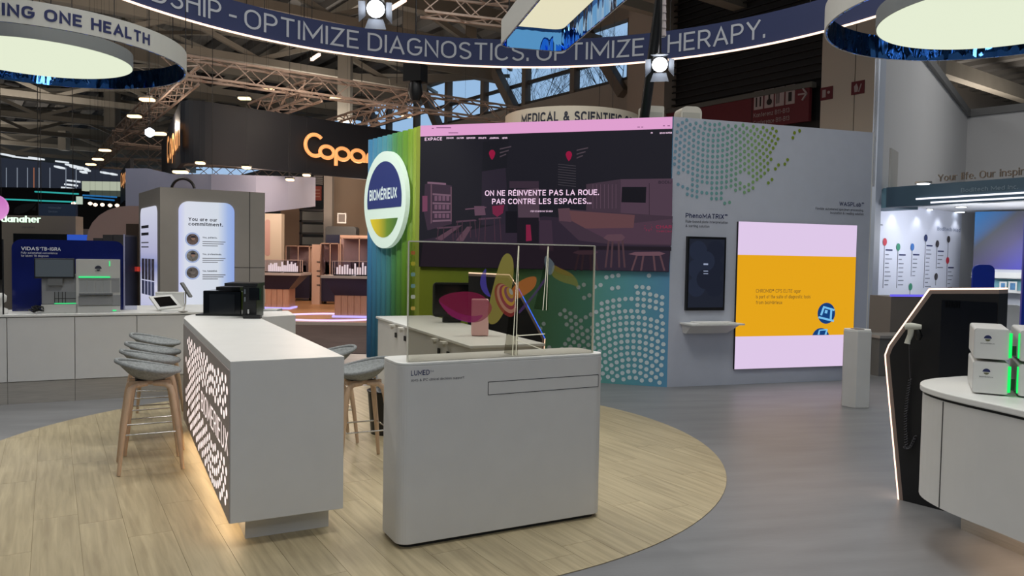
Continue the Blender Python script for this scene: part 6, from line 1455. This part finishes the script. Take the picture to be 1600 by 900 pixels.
M_sky = glow('skylight_glow', (225, 232, 238), 1.0)
for i, (x0, y0, x1, y1) in enumerate(sorted([(0, 240, 20, 244), (22, 245, 60, 249), (48, 246, 66, 249), (90, 252, 104, 254), (105, 257, 127, 262), (112, 260, 125, 264), (108, 282, 122, 284), (104, 288, 118, 290), (99, 293, 112, 295), (88, 260, 98, 263), (132, 263, 138, 267), (160, 269, 168, 271), (172, 271, 180, 273), (128, 268, 133, 270)])):
    A_, B_ = dp(x0, y0, 62), dp(x1, y1, 60)
    tag(MB().bar(A_, B_, .35, .12).build('skylight_strip', M_sky), 'bright far rooflight strip in the left end of the hall, %s from the left' % NTH[i], 'rooflight', 'far rooflight strips')
struct(MB().hexa([dp(x, y, Y) for Y in (70, 70.3) for x, y in ((-80, 296), (215, 300), (215, 268), (-80, 238))]).build('window_20', mat('dim_far_glass', (60, 66, 80), .4, emit=(62, 68, 84), es=.35)))
for i, x in enumerate(sorted((27, 61, 78, 43, 10, 119, 53, 103))):
    A_, B_ = dp(x, 262, 50), dp(x, 296, 50); tag(MB().tube([A_, B_], .03, 5).build('light_tube', glow('tube_%d' % (i == 3), ((150, 160, 175), (190, 120, 90))[i == 3], .6)), 'thin vertical light tube in the far left hall, %s from the left' % NTH[i], 'light tube', 'far vertical light tubes')
for i, (x, y) in enumerate(((115, 318), (141, 318), (149, 320), (160, 320), (172, 321), (183, 321))):
    p = dp(x, y, 27); fl_ = thing('far_lamp', 'tiny bright lamp above the far left booths, %s from the left' % NTH[i], 'lamp', p, 'far booth lamps'); MB().lathe(p, [(.02, -.06), (.07, -.02), (.07, .03), (.02, .06)], 10).build('bulb', glow('far_lamp_white', (250, 225, 200), 2), fl_); MB().tube([p, (p.x, p.y, 12.2)], .003, 4).build('wire', M_cable, fl_)

# ================================================================= lighting trusses
def truss(label, p, q, s=.42, group=None):
    p, q = Vector(p), Vector(q); t = (q-p).normalized(); a = t.cross(Vector((0, 0, 1))).normalized()*s/2; b = Vector((0, 0, s/2)); L = (q-p).length
    o = thing('lighting_truss', label, 'truss', p); r = .028
    cs_ = [a+b, a-b, -a-b, -a+b]
    for c in cs_: MB().bar(p+c, q+c, r*2).build('chord', M_truss, o)
    mb = MB(); n = max(2, int(L/(s*1.1)))
    for k in range(n):
        for j in range(4):
            c, d = cs_[j], cs_[(j+1) % 4]; x0 = p+t*(L*k/n); x1 = p+t*(L*(k+1)/n)
            mb.bar((x0+c), (x1+d), r) if k % 2 else mb.bar((x0+d), (x1+c), r)
    mb.build('lattice', M_truss, o, kind='stuff')
    for k in (.2, .8): m_ = p+(q-p)*k; MB().tube([m_+b, (m_.x, m_.y, 12.2)], .004, 4).build('wire', M_cable, o)
def tz(x, y, z): return fl(x, y, z)
truss('long grey lighting truss sloping from the left ring towards the windows', tz(255, 100, 6.4), tz(815, 183, 6.4), .5)
truss('truss running back from the left ring towards the far left', tz(295, 115, 6.4), tz(190, 212, 6.4), .5)
truss('short truss right of the dark fascia corner, above the gold lettering', tz(490, 142, 6.2), tz(400, 176, 6.2), .5)
truss('truss above the round sign, running back to the left', tz(650, 160, 6.2), tz(520, 200, 6.2), .5)
truss('truss corner piece left of the dark fascia, upper', tz(178, 213, 6.0), tz(262, 222, 6.0), .5)
truss('truss running back below the left corner piece', tz(190, 214, 6.0), tz(148, 258, 6.0), .45)
truss('cross truss left of the dark fascia, middle', tz(165, 240, 6.0), tz(262, 242, 6.0), .5)
truss('cross truss left of the dark fascia, lowest', tz(160, 254, 6.0), tz(262, 260, 6.0), .5)
truss('upper black-looking truss behind the centre frame', tz(660, 5, 8.2), tz(800, 22, 8.2), .55)
truss('truss seen below the dark fascia, above the blue-grey banner', tz(285, 266, 5.2), tz(470, 276, 5.2), .5)
wl = [(230, 156, 18), (210, 182, 20), (382, 154, 21), (419, 139, 22), (524, 154, 24), (635, 182, 26), (164, 235, 24), (153, 249, 26), (142, 257, 28), (282, 269, 18), (248, 209, 18.4), (313, 255, 19), (385, 262, 20), (453, 281, 21), (479, 274, 22)]
OL = ('just under the left white ring', 'on the truss below the left white ring', 'above the left half of the dark fascia', 'beside the short truss above the dark fascia', 'above the gold letter C', 'above the round sign', 'highest of three left of the dark fascia', 'middle one of three left of the dark fascia', 'lowest of three left of the dark fascia', 'just under the dark fascia corner', 'touching the bright white spot lamp', 'second under the dark fascia from its corner', 'third under the dark fascia from its corner', 'left of the last two under the dark fascia', 'last one under the dark fascia, nearest the round sign')
for i, (x, y, Y) in enumerate(wl):
    p = dp(x, y, Y); o = thing('oval_lamp', 'warm oval lamp '+OL[i], 'lamp', p, 'warm oval truss lamps')
    mb = MB(); w_ = .16 if i < 11 else .1
    mb.hexa([p+Vector((a*w_, b*.1, c*.03)) for c in (-1, 1) for a, b in ((-1, -1), (1, -1), (1, 1), (-1, 1))]); bev(mb.build('lens', M_warm, o), .03, 3)
    MB().box(p+Vector((0, 0, .05)), (w_*2.2, .22, .04)).build('housing', M_black, o); MB().tube([p+Vector((0, 0, .06)), (p.x, p.y, 12.2)], .003, 4).build('stem', M_black, o)
p = dp(234, 207, 17.6); o = thing('white_spot', 'bright white spot lamp left of the dark fascia corner', 'lamp', p); MB().lathe(p, [(.03, -.1), (.1, -.05), (.1, .05), (.03, .1)], 14).build('lens', glow('white_spot', (230, 240, 255), 5), o); MB().tube([p, (p.x, p.y, 12.2)], .008, 5).build('stem', M_black, o)
for (x0, y0, x1, y1, Y, lb) in ((487, 93, 499, 85, 14, 'short warm light bar under the OPTIMIZE lettering'), (610, 14, 633, 0, 12, 'short warm light bar beside the stage lamp')):
    p = dp(x0, y0, Y); lt = thing('light_bar', lb, 'lamp', p); MB().bar(p, dp(x1, y1, Y+.8), .05).build('tube', M_led, lt); MB().tube([p, (p.x, p.y, 12.2)], .006, 5).build('wire', M_cable, lt)
p = dp(649, 115, 20); mh = thing('moving_head', 'black moving head lamp hanging above the dark fascia', 'spotlight', p)
MB().box(p, (.5, .4, .45), 20).build('yoke', M_black, mh); MB().lathe(p-Vector((0, 0, .5)), [(.12, -.2), (.2, 0), (.16, .3)], 14).build('head', M_black, mh); MB().tube([p, p+Vector((0, 0, 3))], .02, 5).build('stem', M_black, mh)
